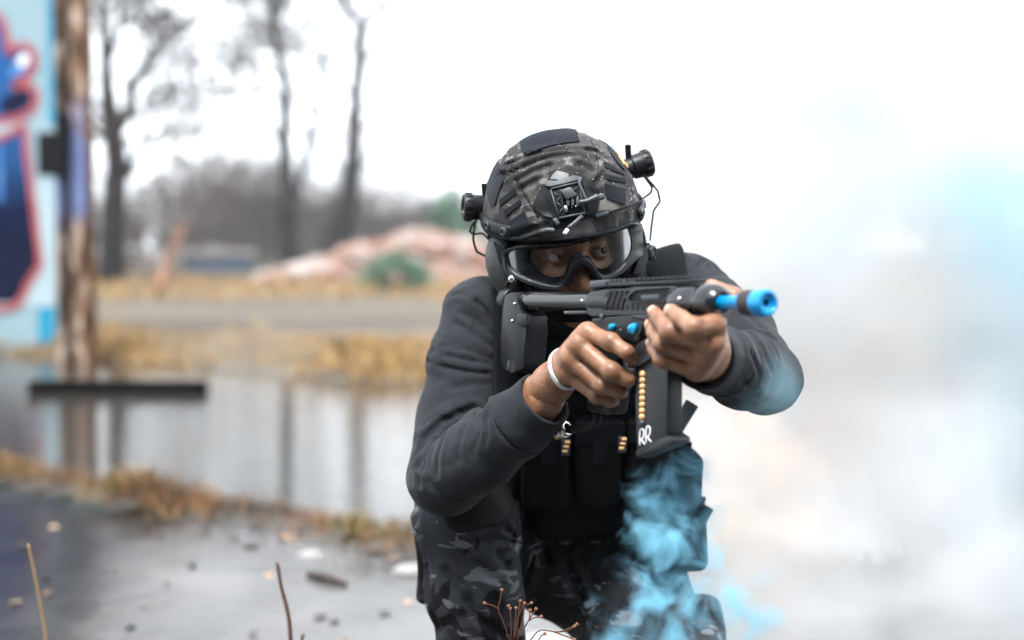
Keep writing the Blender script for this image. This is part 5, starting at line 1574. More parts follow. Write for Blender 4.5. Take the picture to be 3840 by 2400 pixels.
# ------------------------------------------------------------------ goggles
goggles = empty('goggles', hw(0, -.12, -.01), 'wide black framed clear goggles over the eyes', 'goggles')
def gsurf(rx, ry, cy_, z0=-.11, z1=.09):
    V = []; F = []; N = 60; K = 12
    for k in range(K + 1):
        z = lerp(z0, z1, k / K)
        for i in range(N + 1):
            a = R(lerp(-112, 112, i / N)); V.append(hw(rx * math.sin(a), cy_ - ry * math.cos(a) + .10 * max(0, -z - .02) * .4, z))
    for k in range(K):
        for i in range(N): a = k * (N + 1) + i; F.append((a, a + 1, a + N + 2, a + N + 1))
    return BVHTree.FromPolygons(V, F)
GS = gsurf(.109, .082, -.040); GI = gsurf(.088, .062, -.036)
OUT = q6([(108, 492), (200, 432), (370, 388), (640, 372), (1000, 332), (1300, 262), (1600, 160), (1880, 76), (2010, 50), (2130, 82), (2165, 200), (2190, 420), (2110, 570), (1990, 660), (1880, 775), (1760, 852), (1610, 900), (1500, 872), (1410, 745), (1330, 655), (1240, 618), (1150, 660), (1100, 760), (1060, 900), (1000, 1000), (880, 1050), (700, 1032), (480, 962), (330, 892), (205, 812), (150, 800), (120, 640)])
LEN = q6([(175, 520), (260, 465), (390, 432), (640, 410), (1000, 370), (1300, 302), (1590, 205), (1830, 125), (1900, 115), (1940, 160), (1985, 300), (1985, 430), (1960, 520), (1890, 620), (1800, 715), (1700, 790), (1600, 832), (1510, 790), (1430, 680), (1360, 590), (1240, 552), (1130, 595), (1075, 700), (1030, 840), (980, 930), (880, 970), (700, 945), (500, 880), (370, 825), (265, 750), (205, 690), (180, 600)])
OPN = q6([(500, 560), (520, 470), (560, 440), (740, 425), (1000, 390), (1250, 340), (1420, 290), (1600, 225), (1700, 190), (1740, 200), (1770, 300), (1785, 400), (1775, 500), (1740, 590), (1690, 660), (1630, 715), (1550, 742), (1470, 725), (1400, 640), (1345, 560), (1240, 525), (1130, 545), (1080, 620), (1045, 720), (990, 820), (880, 865), (760, 850), (670, 805), (610, 745), (565, 680), (545, 640), (520, 600)])
def lift(L, bvh, n=4):
    S = spline([Vector((x, y, 0)) for x, y in L], n, True); P = []; N = []
    for p in S:
        a, b_ = hit(bvh, p.x, p.y); P.append(a); N.append(b_)
    return P, N
OP, ON = lift(OUT, GS); LP_, LN = lift(LEN, GS); IP, IN_ = lift(OPN, GI)
def strip(rings, name, m, parent, closed_loop=True):
    q = MB(); b = q.b; R_ = [[b.verts.new(p) for p in r] for r in rings]; n = len(R_[0])
    prs = list(zip(R_[:-1], R_[1:])) + ([(R_[-1], R_[0])] if closed_loop else [])
    for a, c in prs:
        for i in range(n): b.faces.new((a[i], a[(i + 1) % n], c[(i + 1) % n], c[i]))
    return q.build(name, m, parent, False, 38)
M_frame = mat('goggle_frame', (.008, .010, .013), .40, spec=.35, bump=(400, .1, .0006))
M_foam = mat('goggle_foam', (.005, .006, .008), .9, spec=.1, bump=(500, .4, .001))
mid = [a.lerp(c, .35) + n_ * .0055 for a, c, n_ in zip(OP, LP_, ON)]
strip([[p + n_ * -.014 for p, n_ in zip(OP, ON)], [p + n_ * .002 for p, n_ in zip(OP, ON)], mid, [a.lerp(c, .8) + n_ * .004 for a, c, n_ in zip(OP, LP_, LN)], [p + n_ * .0005 for p, n_ in zip(LP_, LN)], [p + n_ * -.004 for p, n_ in zip(LP_, LN)]], 'frame', M_frame, goggles)
strip([[p + n_ * -.004 for p, n_ in zip(LP_, LN)], [a.lerp(c, .45) for a, c in zip([p - n_ * .006 for p, n_ in zip(LP_, LN)], IP)], IP], 'foam_seal', M_foam, goggles, False)
# grey inner lip that shows through the lens
q = MB(); q.tube([p + n_ * .002 for p, n_ in zip(IP, IN_)] + [IP[0] + IN_[0] * .002], .0016, n=6, cap=False); q.build('inner_lip', M_foam, goggles, True)
M_lens = bpy.data.materials.new('goggle_lens'); M_lens.use_nodes = True
n, l = M_lens.node_tree.nodes, M_lens.node_tree.links; n.clear()
o_ = n.new('ShaderNodeOutputMaterial'); mx = n.new('ShaderNodeMixShader'); tr = n.new('ShaderNodeBsdfTransparent'); gl = n.new('ShaderNodeBsdfGlossy'); fr_ = n.new('ShaderNodeFresnel')
tr.inputs[0].default_value = (.97, .98, .985, 1); gl.inputs['Roughness'].default_value = .02; gl.inputs[0].default_value = (.95, .98, 1, 1); fr_.inputs['IOR'].default_value = 1.36
ar = n.new('ShaderNodeMath'); ar.operation = 'MULTIPLY'; ar.inputs[1].default_value = .6; l.new(fr_.outputs[0], ar.inputs[0]); l.new(ar.outputs[0], mx.inputs[0]); l.new(tr.outputs[0], mx.inputs[1]); l.new(gl.outputs[0], mx.inputs[2]); l.new(mx.outputs[0], o_.inputs[0])
S = [(p.x, p.y) for p in spline([Vector((x, y, 0)) for x, y in LEN], 2, True)]
b = bmesh.new(); b.faces.new([b.verts.new((x, y, 0)) for x, y in S])
for ax, a0, a1 in ((0, 1880, 2400), (1, 840, 1080)):
    for k in range(a0, a1, 12):
        bmesh.ops.bisect_plane(b, geom=b.verts[:] + b.edges[:] + b.faces[:], plane_co=(k, 0, 0) if ax == 0 else (0, k, 0), plane_no=(1, 0, 0) if ax == 0 else (0, 1, 0))
for v in b.verts:
    p, n_ = hit(GS, v.co.x, v.co.y); v.co = p - n_ * .001
q = MB(); q.b.free(); q.b = b; q.build('lens', M_lens, goggles, True)
# nose bridge block and nose arch
q = MB(); q.tube(spline([hit(GS, x, y)[0] + hit(GS, x, y)[1] * .003 for x, y in q6([(1030, 960), (1090, 800), (1150, 690), (1240, 640), (1330, 675), (1410, 770), (1500, 890)])], 5), .0058, n=10); q.build('nose_arch', M_foam, goggles, True)
plate(q6([(1140, 530), (1265, 515), (1285, 590), (1240, 610), (1140, 600)]), hit(GS, *q6([(1210, 560)])[0])[0], hit(GS, *q6([(1210, 560)])[0])[1], -.012, .002, 'nose_bridge', M_frame, goggles, .0015)
# side brackets, pivots, strap
for s, px in ((-1, (240, 985)), (1, (2283, 500))):
    c = pt(*q6([px])[0], 2.135 if s < 0 else 2.19)
    ax_ = (HM.to_3x3() @ Vector((s * .75, -.66, 0))).normalized()
    MB().lathe([(0, -.008), (.0115, -.008), (.0125, -.002), (.0115, .003), (.0080, .004), (.0075, .001), (.0055, .001), (.005, .003), (0, .003)], aim(c, ax_), 20).build('pivot', M_frame, goggles, False, 40)
    q = MB(); q.tube(spline([hw(s * .104, -.058, .005), hw(s * .112, -.03, .0), hw(s * .115, .02, .005), hw(s * .10, .08, .01), hw(s * .06, .14, .012), hw(0, .158, .012)], 5), .014, n=8, flat=(HM.to_3x3() @ Vector((s, 0, 0)), .12)); q.build('strap', M_web, goggles, True)
for L, nm in [([(2135, 90), (2190, 260), (2215, 420), (2240, 560), (2200, 640), (2150, 800), (2060, 830), (2000, 800), (2080, 640), (2120, 560), (2190, 420)], 'side_bracket'), ([(108, 492), (150, 800), (205, 812), (330, 892), (300, 960), (200, 900), (110, 760), (90, 600)], 'side_bracket')]:
    cx = sum(p[0] for p in L) / len(L); c_ = pt(*q6([(cx, 500)])[0], 2.125 if cx < 1000 else 2.165)
    plate(q6(L), c_, Vector((-.35 if cx < 1000 else .55, -.85, .1)).normalized(), -.010, .001, nm, M_frame, goggles, .0015)
for px, Y_ in (((228, 885), 2.105), ((2225, 370), 2.16)):
    c = pt(*q6([px])[0], Y_); MB().ball(c, .0052, 2, (1, .7, 1.2)).build('bracket_screw', M_steel, goggles, True)
print('goggles', time.time() - T0)

# ------------------------------------------------------------------ marker (airsoft style rifle)
M_gun = mat('marker_shell', (.011, .013, .016), .45, spec=.45, bump=(900, .25, .0006), noise=(30, .5, (.015, .017, .020)))
M_gund = mat('marker_recess', (.004, .004, .005), .7)
M_gloss = mat('gloss_black_tube', (.010, .010, .011), .12, spec=.6)
M_blue = mat('blue_anodised', (.0, .25, .56), .26, .15)
M_bluem = mat('blue_button', (.0, .30, .55), .2, .5)
gun = empty('toy_rifle_marker', gw(.33, 0, -.20), 'black airsoft style rifle with blue barrel and pellet magazine held in both hands', 'toy rifle')
gun.location.z = 0.0
def qz4(L): return [(2180 + x / 3.1026, 1000 + y / 3.1026) for x, y in L]
def qz3(L): return [(1860 + x / 3.3605, 980 + y / 3.36) for x, y in L]
def qz2(L): return [(1840 + x / 1.8902, 960 + y / 1.89) for x, y in L]
def gside(px, r0, r1, name, m, bev=.0015, mirror=True):
    """slab r0..r1 whose right face has this outline"""
    P = [gtu(x, y, r1) for x, y in px]
    M = frame(G0, GD, GU, GRt)                  # local x=t, y=u, z=r
    q = MB(); q.prism(P, r0, r1, M, bev, 2); return q.build(name, m, gun, False, 35)
def gtube(t0, prof, name, m, n=32, u=0, r=0, angle=35):
    return MB().lathe(prof, aim(gw(t0, r, u), GD), n).build(name, m, gun, False, angle)
gside(qz3([(85, 470), (112, 418), (170, 390), (250, 388), (262, 470), (300, 640), (384, 690), (374, 900), (352, 1290), (332, 1350), (270, 1400), (190, 1406), (110, 1386), (55, 1310), (60, 1000), (75, 700)]), -.019, .019, 'buttstock', M_poly, .004)
gtube(.006, [(0, 0), (.0180, 0), (.0186, .001), (.0186, .018), (.0170, .020), (0, .020)], 'stock_collar', M_poly, u=.001)
gtube(.02, [(.0145, 0), (.0145, .232), (0, .232)], 'buffer_tube', M_gloss)
gside(qz3([(850, 625), (1190, 618), (1190, 668), (850, 668)]), -.006, .008, 'tube_rail', M_gloss, .001)
gside(qz3([(265, 660), (380, 660), (390, 800), (330, 830), (250, 780)]), .015, .022, 'stock_latch', M_poly, .0015)
for x, y in ((208, 750), (238, 535), (1085, 498)):
    p = gpx(*qz3([(x, y)])[0], .0195 if x != 1085 else .0135); MB().ball(p, .0028, 2).build('stock_screw', M_steel, gun, True)
p = gpx(*qz3([(215, 1325)])[0], .0192); MB().lathe([(.0, 0), (.009, 0), (.009, .0006), (0, .0006)], aim(p, GRt), 20).build('sling_hole', M_gund, gun)
gside(qz3([(140, 1290), (150, 1250), (165, 1258), (155, 1380), (138, 1380)]), .018, .0205, 'stock_rib', M_polyg, .0006)
# receiver
gside(qz4([(40, 470), (45, 370), (70, 315), (120, 290), (300, 262), (520, 255), (620, 232), (1000, 232), (1085, 225), (1085, 500), (800, 548), (110, 597), (95, 540)]), -.0155, .0165, 'upper_receiver', M_gun, .003)
gtube(.246, [(.0, 0), (.0175, 0), (.0185, .004), (.0185, .05), (0, .05)], 'receiver_boss', M_gun)
gside(qz4([(108, 600), (590, 560), (800, 550), (800, 640), (700, 640), (680, 720), (672, 830), (650, 872), (600, 885), (520, 868), (440, 815), (330, 752), (120, 690)]), -.0165, .0175, 'lower_receiver', M_gun, .003)
gside(qz4([(570, 565), (820, 548), (830, 640), (640, 620), (575, 590)]), .012, .0200, 'magwell_lip', M_gun, .002)
for x in (0, 63, 126, 186):
    gside(qz4([(232 + x, 500), (226 + x, 440), (244 + x, 370), (290 + x, 290), (335 + x, 276), (300 + x, 345), (272 + x, 420), (268 + x, 498)]), .013, .0172, 'receiver_slot', M_gund, .0004)
    gside(qz4([(270 + x, 502), (276 + x, 430), (305 + x, 350), (340 + x, 280), (352 + x, 278), (315 + x, 360), (286 + x, 440), (282 + x, 502)]), .014, .0186, 'receiver_fin', M_gun, .0005)
for i in range(8):
    x = 455 + i * 60
    gside(qz4([(x, 438), (x + 30, 436), (x + 30, 505), (x, 508)]), .013, .0172, 'receiver_slot', M_gund, .0004)
# ejection port
gside(qz4([(530, 330), (610, 272), (990, 258), (985, 330), (930, 400), (600, 404), (560, 390)]), .013, .0173, 'port_recess', M_gund, .0006)
gside(qz4([(690, 330), (905, 318), (900, 390), (690, 395)]), .013, .0180, 'bolt', M_polyg, .0012)
gside(qz4([(500, 350), (600, 262), (640, 240), (1000, 236), (1000, 258), (630, 268), (540, 345), (560, 400), (530, 395)]), .014, .0200, 'port_rim', M_gun, .0010)
gside(qz4([(560, 404), (930, 398), (1000, 330), (1015, 335), (960, 420), (560, 428)]), .014, .0195, 'port_rim', M_gun, .0010)
# top rail
gside(qz4([(270, 195), (1290, 146), (1290, 180), (1080, 190), (290, 240)]), -.0105, .0105, 'top_rail', M_gun, .001)
for i in range(17):
    a = gtu(*qz4([(340 + i * 55, 178 - i * 2.2)])[0], .0105)
    MB().box((.0055, .0032, .0205), frame(gw(a[0], 0, a[1] + .0022), GD, GU, GRt), .0004).build('rail_tooth', M_gun, gun)
gside(qz4([(88, 205), (100, 165), (270, 152), (282, 160), (280, 235), (90, 248)]), -.008, .012, 'rear_sight', M_polyg, .0012)
gside(qz4([(300, 200), (380, 150), (480, 150), (500, 185), (330, 215)]), -.010, .009, 'sight_base', M_gun, .001)
# buttons and pins
for L, nm in (([(305, 700), (318, 665), (345, 655), (372, 672), (374, 710), (355, 745), (325, 748), (307, 730)], 'blue_button'), ([(522, 715), (540, 680), (575, 655), (615, 650), (632, 690), (625, 740), (600, 785), (572, 792), (545, 765), (525, 740)], 'blue_selector')):
    gside(qz4(L), .015, .0215, nm, M_bluem, .0022)
for x, y, r_ in ((238, 580, .0042), (460, 742, .0022)):
    p = gpx(*qz4([(x, y)])[0], .0175); MB().lathe([(0, 0), (r_, 0), (r_, .001), (r_ * .7, .002), (0, .002)], aim(p, GRt), 16).build('pin', M_polyg, gun, True)
p = gpx(*qz4([(1145, 375)])[0], .0215); MB().ball(p, .0034, 2).build('cap_screw', M_steel, gun, True)
# front cap, barrel, muzzle
gtube(.425, [(0, 0), (.0185, 0), (.0215, .006), (.0225, .016), (.0225, .046), (.0212, .048), (.0212, .054), (.0230, .057), (.0236, .066), (.0232, .074), (.0205, .083), (.0150, .0885), (.0125, .0885), (.0125, .083), (0, .083)], 'front_cap', M_gloss_cap if 'M_gloss_cap' in globals() else mat('front_cap_black', (.012, .013, .015), .22), 40)
gtube(.49, [(.0088, 0), (.0088, .066), (.0105, .069), (0, .069)], 'barrel', M_blue)
gtube(.553, [(.0, 0), (.0138, 0), (.0145, .001), (.0145, .004), (0, .004)], 'muzzle_ring', M_blue)
gtube(.556, [(.0, 0), (.0150, 0), (.0153, .0015), (.0153, .0225), (0, .0225)], 'muzzle_sleeve', mat('muzzle_rubber', (.02, .02, .021), .7, bump=(600, .3, .001)))
gtube(.576, [(.0, 0), (.0152, 0), (.0162, .002), (.0162, .0165), (.0148, .0200), (.0115, .0205), (.0100, .0185), (.0052, .0165), (.0048, .0165), (.0046, .004), (0, .004)], 'muzzle_tip', M_blue, 40)
gtube(.5815, [(0, 0), (.0044, 0), (.0044, .0005), (0, .0005)], 'bore', M_gund)
# handguard underside held by the support hand
gside(qz4([(880, 470), (1090, 440), (1330, 470), (1400, 560), (1200, 640), (950, 660), (860, 620)]), -.014, .0145, 'handguard', M_gun, .005)
# magwell and magazine
gside(qz2([(1010, 660), (1060, 610), (1130, 560), (1300, 560), (1320, 700), (1290, 760), (1150, 700), (1010, 745)]), -.0155, .0160, 'magwell', M_gun, .002)
gside(qz2([(980, 745), (1130, 680), (1160, 700), (1150, 725), (1020, 790), (1000, 800), (960, 790)]), -.0155, .0175, 'magwell_flare', M_gun, .002)
M_mag = mat('magazine_polymer', (.026, .028, .031), .5, bump=(700, .25, .0006))
mg_ = gside(qz2([(1040, 770), (1140, 712), (1250, 730), (1250, 1270), (1240, 1290), (1032, 1372), (1026, 1000)]), -.0105, .0120, 'magazine', M_mag, .0025)
gside(qz2([(1222, 760), (1252, 760), (1250, 1275), (1222, 1288)]), -.0118, .0130, 'magazine_spine', M_gun, .002)
gside(qz2([(1024, 1372), (1180, 1300), (1250, 1270), (1290, 1285), (1295, 1330), (1240, 1350), (1026, 1440)]), -.0135, .0150, 'base_plate', M_gun, .003)
M_amber = mat('amber_pellet', (.66, .40, .18), .22, spec=.6)
gside(qz2([(1062, 822), (1100, 820), (1096, 1205), (1056, 1210)]), .008, .0123, 'pellet_window', M_gund, .0003)
for i in range(9):
    y = 838 + i * 43
    p = gpx(*qz2([(1081 - i * .6, y)])[0], .0122); MB().ball(p, .0050, 3, (1, 1, 1.0)).build('pellet', M_amber if i < 8 else M_polyg, gun, True)
M_mark = mat('white_marking', (.80, .80, .84), .5)
for x0, y0 in ((0, 0), (44, -18)):
    for L in ([(1058, 1345), (1056, 1300), (1058, 1250), (1066, 1230), (1078, 1228), (1086, 1245), (1084, 1275), (1074, 1298), (1062, 1304)], [(1068, 1300), (1078, 1318), (1094, 1336)]):
        P = [gpx(*p_, .0122) for p_ in qz2([(a + x0, c_ + y0) for a, c_ in L])]
        q = MB(); q.tube(spline(P, 3), .0016, n=6, flat=(GRt, .35)); q.build('marking', M_mark, gun, True)
# grip, guard, trigger
gside([(2222, 1240), (2325, 1262), (2318, 1330), (2300, 1430), (2288, 1548), (2278, 1560), (2204, 1546), (2196, 1520), (2212, 1400), (2205, 1300)], -.0150, .0155, 'pistol_grip', M_poly, .005)
q = MB(); q.tube(spline([gw(.318, 0, -.066), gw(.322, 0, -.086), gw(.345, 0, -.094), gw(.368, 0, -.086), gw(.380, 0, -.070)], 5), .0075, n=10, flat=(GRt, 1.0)); q.build('trigger_guard', M_polyg, gun, True)
q = MB(); q.tube(spline([gw(.340, 0, -.058), gw(.344, 0, -.070), gw(.350, 0, -.080)], 4), [.004] * 9, n=8); q.build('trigger', M_bluem, gun, True)
# air hose from the grip
hose = empty('air_hose', gpx(2240, 1560, 0), 'thin black air hose with brass coupling below the grip', 'hose')
HP = [gpx(2240, 1548, .0), pt(2230, 1590, 1.93), pt(2170, 1605, 1.96), pt(2100, 1620, 2.0), pt(2040, 1640, 2.04), pt(1990, 1665, 2.09), pt(1950, 1700, 2.16)]
q = MB(); q.tube(spline(HP, 6), .0062, n=10); q.build('hose', M_rubber, hose, True)
dh = (pt(2134, 1600, 1.985) - pt(2096, 1622, 2.0)).normalized()
MB().lathe([(.007, -.003), (.0112, -.003), (.0118, 0), (.0118, .006), (.0102, .0075), (.0108, .009), (.0108, .014), (.0085, .0155), (.0066, .0155)], aim(pt(2103, 1618, 1.985), dh), 20, False).build('coupling', mat('nickel', (.62, .55, .50), .22, 1.0), hose, False, 35)
MB().lathe([(.007, -.010), (.0096, -.010), (.0100, -.003), (.007, -.003)], aim(pt(2103, 1618, 1.985), dh), 6, False).build('brass_nut', mat('brass', (.55, .30, .12), .3, 1.0), hose)
for i, c_ in enumerate([(.6, .15, .05), (.7, .7, .72), (.5, .14, .06), (.05, .25, .45), (.6, .62, .65)]):
    P_ = pt(2052 - i * 8, 1636 + i * 3.5, 2.015 + i * .004); MB().lathe([(.0064, -.0016), (.0072, -.0014), (.0072, .0014), (.0064, .0016)], aim(P_, dh), 14, False).build('colour_band', mat('hose_band', c_, .5), hose)

# ------------------------------------------------------------------ wristband
wn = np.array((.72, -.46, .42)); wn /= np.linalg.norm(wn); wc = V3(trace(f_rhand, 2085, 1425, 1.8, 2.1))
def f_band(P):
    return np.maximum(np.abs(f_rhand(P) - .0016) - .0014, np.abs((P - wc) @ wn) - .0038)
lo, hi = bb([Vector(wc)], .075)
V, F = snet(f_band, lo, hi, .0012, 8)
# keep only the loop around the wrist
wb = link('wristband', quads_np(V, F), mat('white_silicone', (.78, .80, .78), .45)); tag(wb, 'white rubber wristband round the right wrist', 'wristband')

# ------------------------------------------------------------------ vest
M_vest = mat('vest_nylon', (.0025, .003, .004), .8, spec=.06, bump=[(600, .3, .001), (50, .2, .004)])
M_vest2 = mat('vest_webbing', (.005, .006, .008), .8, spec=.10, bump=(500, .35, .001))
vest = empty('tactical_vest', (.12, 2.35, .45), 'black tactical vest with magazine pouches worn over the shirt', 'vest')
LEAN = R(10)
VX = Vector((math.cos(R(6)), math.sin(R(6)), 0)); VZ = Vector((0, -math.sin(LEAN), math.cos(LEAN))); VN = VX.cross(VZ).normalized()   # VN points to the viewer
if VN.y > 0: VN = -VN
VO = pt(2215, 1560, 2.275)
def vm(x, z, n_): return frame(VO + VX * x + VZ * z + VN * n_, VX, VZ, VX.cross(VZ))
def vb(name, x, z, n_, w_, h_, d_, m=M_vest, bev=.01, rot=0, parent=None):
    return MB().box((w_, h_, d_), vm(x, z, n_) @ Matrix.Rotation(rot, 4, 'Z'), bev, 3).build(name, m, parent or vest, False, 40)
vb('front_panel', .006, .035, -.01, .272, .37, .045, bev=.018)
for i, x in enumerate((-.078, .006, .090)):
    pch = vb('magazine_pouch', x, -.068, .034, .074, .150, .045, bev=.014)
    vb('pouch_flap', x, -.012, .050, .080, .040, .020, M_vest2, .006, 0, pch)
    vb('pull_tab', x, -.040, .058, .022, .045, .004, M_vest2, .0015, 0, pch)
MB().box((.24, .13, .09), vm(.012, -.150, -.012), .044, 6).build('lower_pouch', M_vest, vest, True)
for k, z in enumerate((.055, .085, .115, .145, .175)):
    vb('webbing_row', .0, z, .0145, .26, .020, .003, M_vest2, .001)
for x, y in ((2122, 1675), (2335, 1664)):                                   # pellet windows of the spare magazines
    P0 = pt(x, y, 2.17)
    MB().box((.013, .026, .008), aim(P0 + Vector((0, .006, -.002)), VN, (0, 0, 1)) , .002).build('spare_magazine', M_mag, vest)
    for i in range(3):
        MB().box((.0088, .0052, .004), frame(P0 + VZ * (.007 - i * .0072) + VX * (.0022 - i * .0018), VX, VZ, VX.cross(VZ)), .0018).build('pellet', M_amber, vest, False, 40)
def band(name, z0, z1, off, th, m, h=.0055, extra=None):
    def f(P):
        zz = P[:, 2] - .18 * (2.40 - P[:, 1])
        d = np.abs(smin(f_torso_s(P), ell(P, J['pelvis'], (.175, .13, .12)), .05) - off) - th
        d = np.maximum(d, np.maximum(z0 - zz, zz - z1))
        return d
    lo, hi = bb([Vector((-.16, 2.2, z0)), Vector((.36, 2.66, z1))], .05)
    V, F = snet(f, lo, hi, h); return link(name, quads_np(V, F), m, vest)
def f_torso_s(P):
    d = ell(P, J['chest'] + Vector((0, .01, 0)), (.172, .122, .20), Matrix.Rotation(R(-14), 4, 'X'))
    return smin(d, ell(P, J['waist'], (.16, .118, .17)), .06)
band('cummerbund', .52, .68, .012, .007, M_vest)
band('belt', .475, .515, .016, .006, M_vest2)
def strapband(x0, sl, name):
    def f(P):
        d = np.abs(f_shirt0(P) - .011) - .0085
        d = smax(d, np.abs(P[:, 0] - (x0 + sl * (P[:, 2] - .85))) - .030, .006)
        return np.maximum(d, .66 - P[:, 2])
    lo, hi = bb([Vector((x0 - .05, 2.16, .66)), Vector((x0 + .05, 2.52, .94))], .03)
    V, F = snet(f, lo, hi, .005); return link(name, quads_np(V, F), M_vest2, vest)
strapband(.245, 0, 'shoulder_strap'); strapband(.0, 0, 'shoulder_strap')
# right-hand side pouches and buckles
for (x, y, Y_, w_, h_, d_, rt) in ((2556, 1812, 2.32, .058, .11, .10, .05), (2560, 1990, 2.34, .070, .12, .11, -.05), (2480, 1900, 2.36, .08, .26, .10, .0)):
    sp_ = MB().box((w_, d_, h_), Matrix.Translation(pt(x, y, Y_)) @ Matrix.Rotation(rt, 4, 'Y'), .016, 4).build('side_pouch', M_vest, vest, False, 40)
for (x, y, Y_, w_, h_, rt) in ((2582, 1690, 2.31, .009, .030, .05), (2628, 1885, 2.33, .012, .022, .3), (2636, 1940, 2.33, .018, .040, .5), (2612, 2080, 2.34, .030, .014, -.6), (2560, 1570, 2.27, .022, .060, .55)):
    MB().box((w_, .010, h_), Matrix.Translation(pt(x, y, Y_)) @ Matrix.Rotation(rt, 4, 'Y'), .002, 2).build('buckle', M_vest2 if y > 1600 else M_polyg, vest, False, 40)  # topmost one is a strap, coloured grey-blue to imitate smoke over it
print('gear', time.time() - T0)
# ================================================================== SMOKE AND HAZE
def blob_mesh(balls, h):
    """closed mesh round a union of balls ((x, y, z), r, squash along y)"""
    def f(P):
        d = None
        for (c, r, sy) in balls:
            q = (P - np.array(c)) / np.array((1, sy, 1))
            e = np.sqrt((q ** 2).sum(1)) - r
            d = e if d is None else smin(d, e, r * .5)
        d = d * .7 + .12 * balls[0][1] * (np.sin(P[:, 0] * 5 / balls[0][1] * .5) * np.sin(P[:, 2] * 4 / balls[0][1] * .5 + 1) * .6)
        return d
    lo = np.min([np.array(c) - np.array((r, r * sy, r)) for c, r, sy in balls], 0) - .3 * balls[0][1]
    hi = np.max([np.array(c) + np.array((r, r * sy, r)) for c, r, sy in balls], 0) + .3 * balls[0][1]
    return snet(f, lo, hi, h, 4)
def smoke_mat(name, col, dens, scale, lo, hi, balls, absorb=(.5, .5, .5), detail=5, dist=1.2, edge=.5, step=1.0, tints=None, veil=0.0, ragged=0.0):
    """noise density that thins out towards the rim of the balls"""
    m = bpy.data.materials.new(name); m.use_nodes = True
    n = m.node_tree.nodes; l = m.node_tree.links
    n.clear()
    o = n.new('ShaderNodeOutputMaterial'); v = n.new('ShaderNodeVolumePrincipled')
    v.inputs['Color'].default_value = (*col, 1); v.inputs['Absorption Color'].default_value = (*absorb, 1)
    v.inputs['Anisotropy'].default_value = 0.0
    l.new(v.outputs[0], o.inputs['Volume'])
    g = n.new('ShaderNodeNewGeometry')
    nz = n.new('ShaderNodeTexNoise'); nz.inputs['Scale'].default_value = scale; nz.inputs['Detail'].default_value = detail
    nz.inputs['Roughness'].default_value = .6; nz.inputs['Distortion'].default_value = dist
    l.new(g.outputs['Position'], nz.inputs['Vector'])
    mr = n.new('ShaderNodeMapRange'); mr.inputs[1].default_value = lo; mr.inputs[2].default_value = hi; mr.inputs[3].default_value = veil; mr.inputs[4].default_value = 1
    l.new(nz.outputs['Fac'], mr.inputs[0])
    prev = None
    for (c, r, sy) in balls:
        s_ = n.new('ShaderNodeVectorMath'); s_.operation = 'SUBTRACT'; s_.inputs[1].default_value = c; l.new(g.outputs['Position'], s_.inputs[0])
        q = n.new('ShaderNodeVectorMath'); q.operation = 'DIVIDE'; q.inputs[1].default_value = (r, r * sy, r); l.new(s_.outputs[0], q.inputs[0])
        L = n.new('ShaderNodeVectorMath'); L.operation = 'LENGTH'; l.new(q.outputs[0], L.inputs[0])
        f = n.new('ShaderNodeMapRange'); f.inputs[1].default_value = 1.0; f.inputs[2].default_value = edge; f.interpolation_type = 'SMOOTHSTEP'
        if ragged:
            rg_n = n.new('ShaderNodeMath'); rg_n.operation = 'MULTIPLY_ADD'; rg_n.inputs[1].default_value = -ragged
            of = n.new('ShaderNodeMath'); of.operation = 'ADD'; of.inputs[1].default_value = ragged * .5; l.new(L.outputs['Value'], of.inputs[0])
            l.new(nz.outputs['Fac'], rg_n.inputs[0]); l.new(of.outputs[0], rg_n.inputs[2]); l.new(rg_n.outputs[0], f.inputs[0])
        else: l.new(L.outputs['Value'], f.inputs[0])
        if prev is None: prev = f.outputs[0]
        else:
            mx = n.new('ShaderNodeMath'); mx.operation = 'MAXIMUM'; l.new(prev, mx.inputs[0]); l.new(f.outputs[0], mx.inputs[1]); prev = mx.outputs[0]
    mu = n.new('ShaderNodeMath'); mu.operation = 'MULTIPLY'; l.new(mr.outputs[0], mu.inputs[0]); l.new(prev, mu.inputs[1])
    mu2 = n.new('ShaderNodeMath'); mu2.operation = 'MULTIPLY'; mu2.inputs[1].default_value = dens; l.new(mu.outputs[0], mu2.inputs[0])
    l.new(mu2.outputs[0], v.inputs['Density'])
    m.cycles.volume_step_rate = step
    if tints:
        # the coloured smoke mixes unevenly into the white
        prev = None
        for (c2, loc, rad, sc2, amt) in tints:
            nn = n.new('ShaderNodeTexNoise'); nn.inputs['Scale'].default_value = sc2; nn.inputs['Detail'].default_value = 2; l.new(g.outputs['Position'], nn.inputs['Vector'])
            ds = n.new('ShaderNodeVectorMath'); ds.operation = 'DISTANCE'; ds.inputs[1].default_value = loc; l.new(g.outputs['Position'], ds.inputs[0])
            fa = n.new('ShaderNodeMapRange'); fa.inputs[1].default_value = rad; fa.inputs[2].default_value = rad * .2; fa.inputs[4].default_value = amt; l.new(ds.outputs['Value'], fa.inputs[0])
            nr = n.new('ShaderNodeMapRange'); nr.inputs[1].default_value = .35; nr.inputs[2].default_value = .6; l.new(nn.outputs['Fac'], nr.inputs[0])
            mm = n.new('ShaderNodeMath'); mm.operation = 'MULTIPLY'; l.new(fa.outputs[0], mm.inputs[0]); l.new(nr.outputs[0], mm.inputs[1])
            mx = n.new('ShaderNodeMix'); mx.data_type = 'RGBA'; mx.inputs[7].default_value = (*c2, 1)
            if prev is None: mx.inputs[6].default_value = (*col, 1)
            else: l.new(prev, mx.inputs[6])
            l.new(mm.outputs[0], mx.inputs[0]); prev = mx.outputs[2]
        l.new(prev, v.inputs['Color'])
    return m
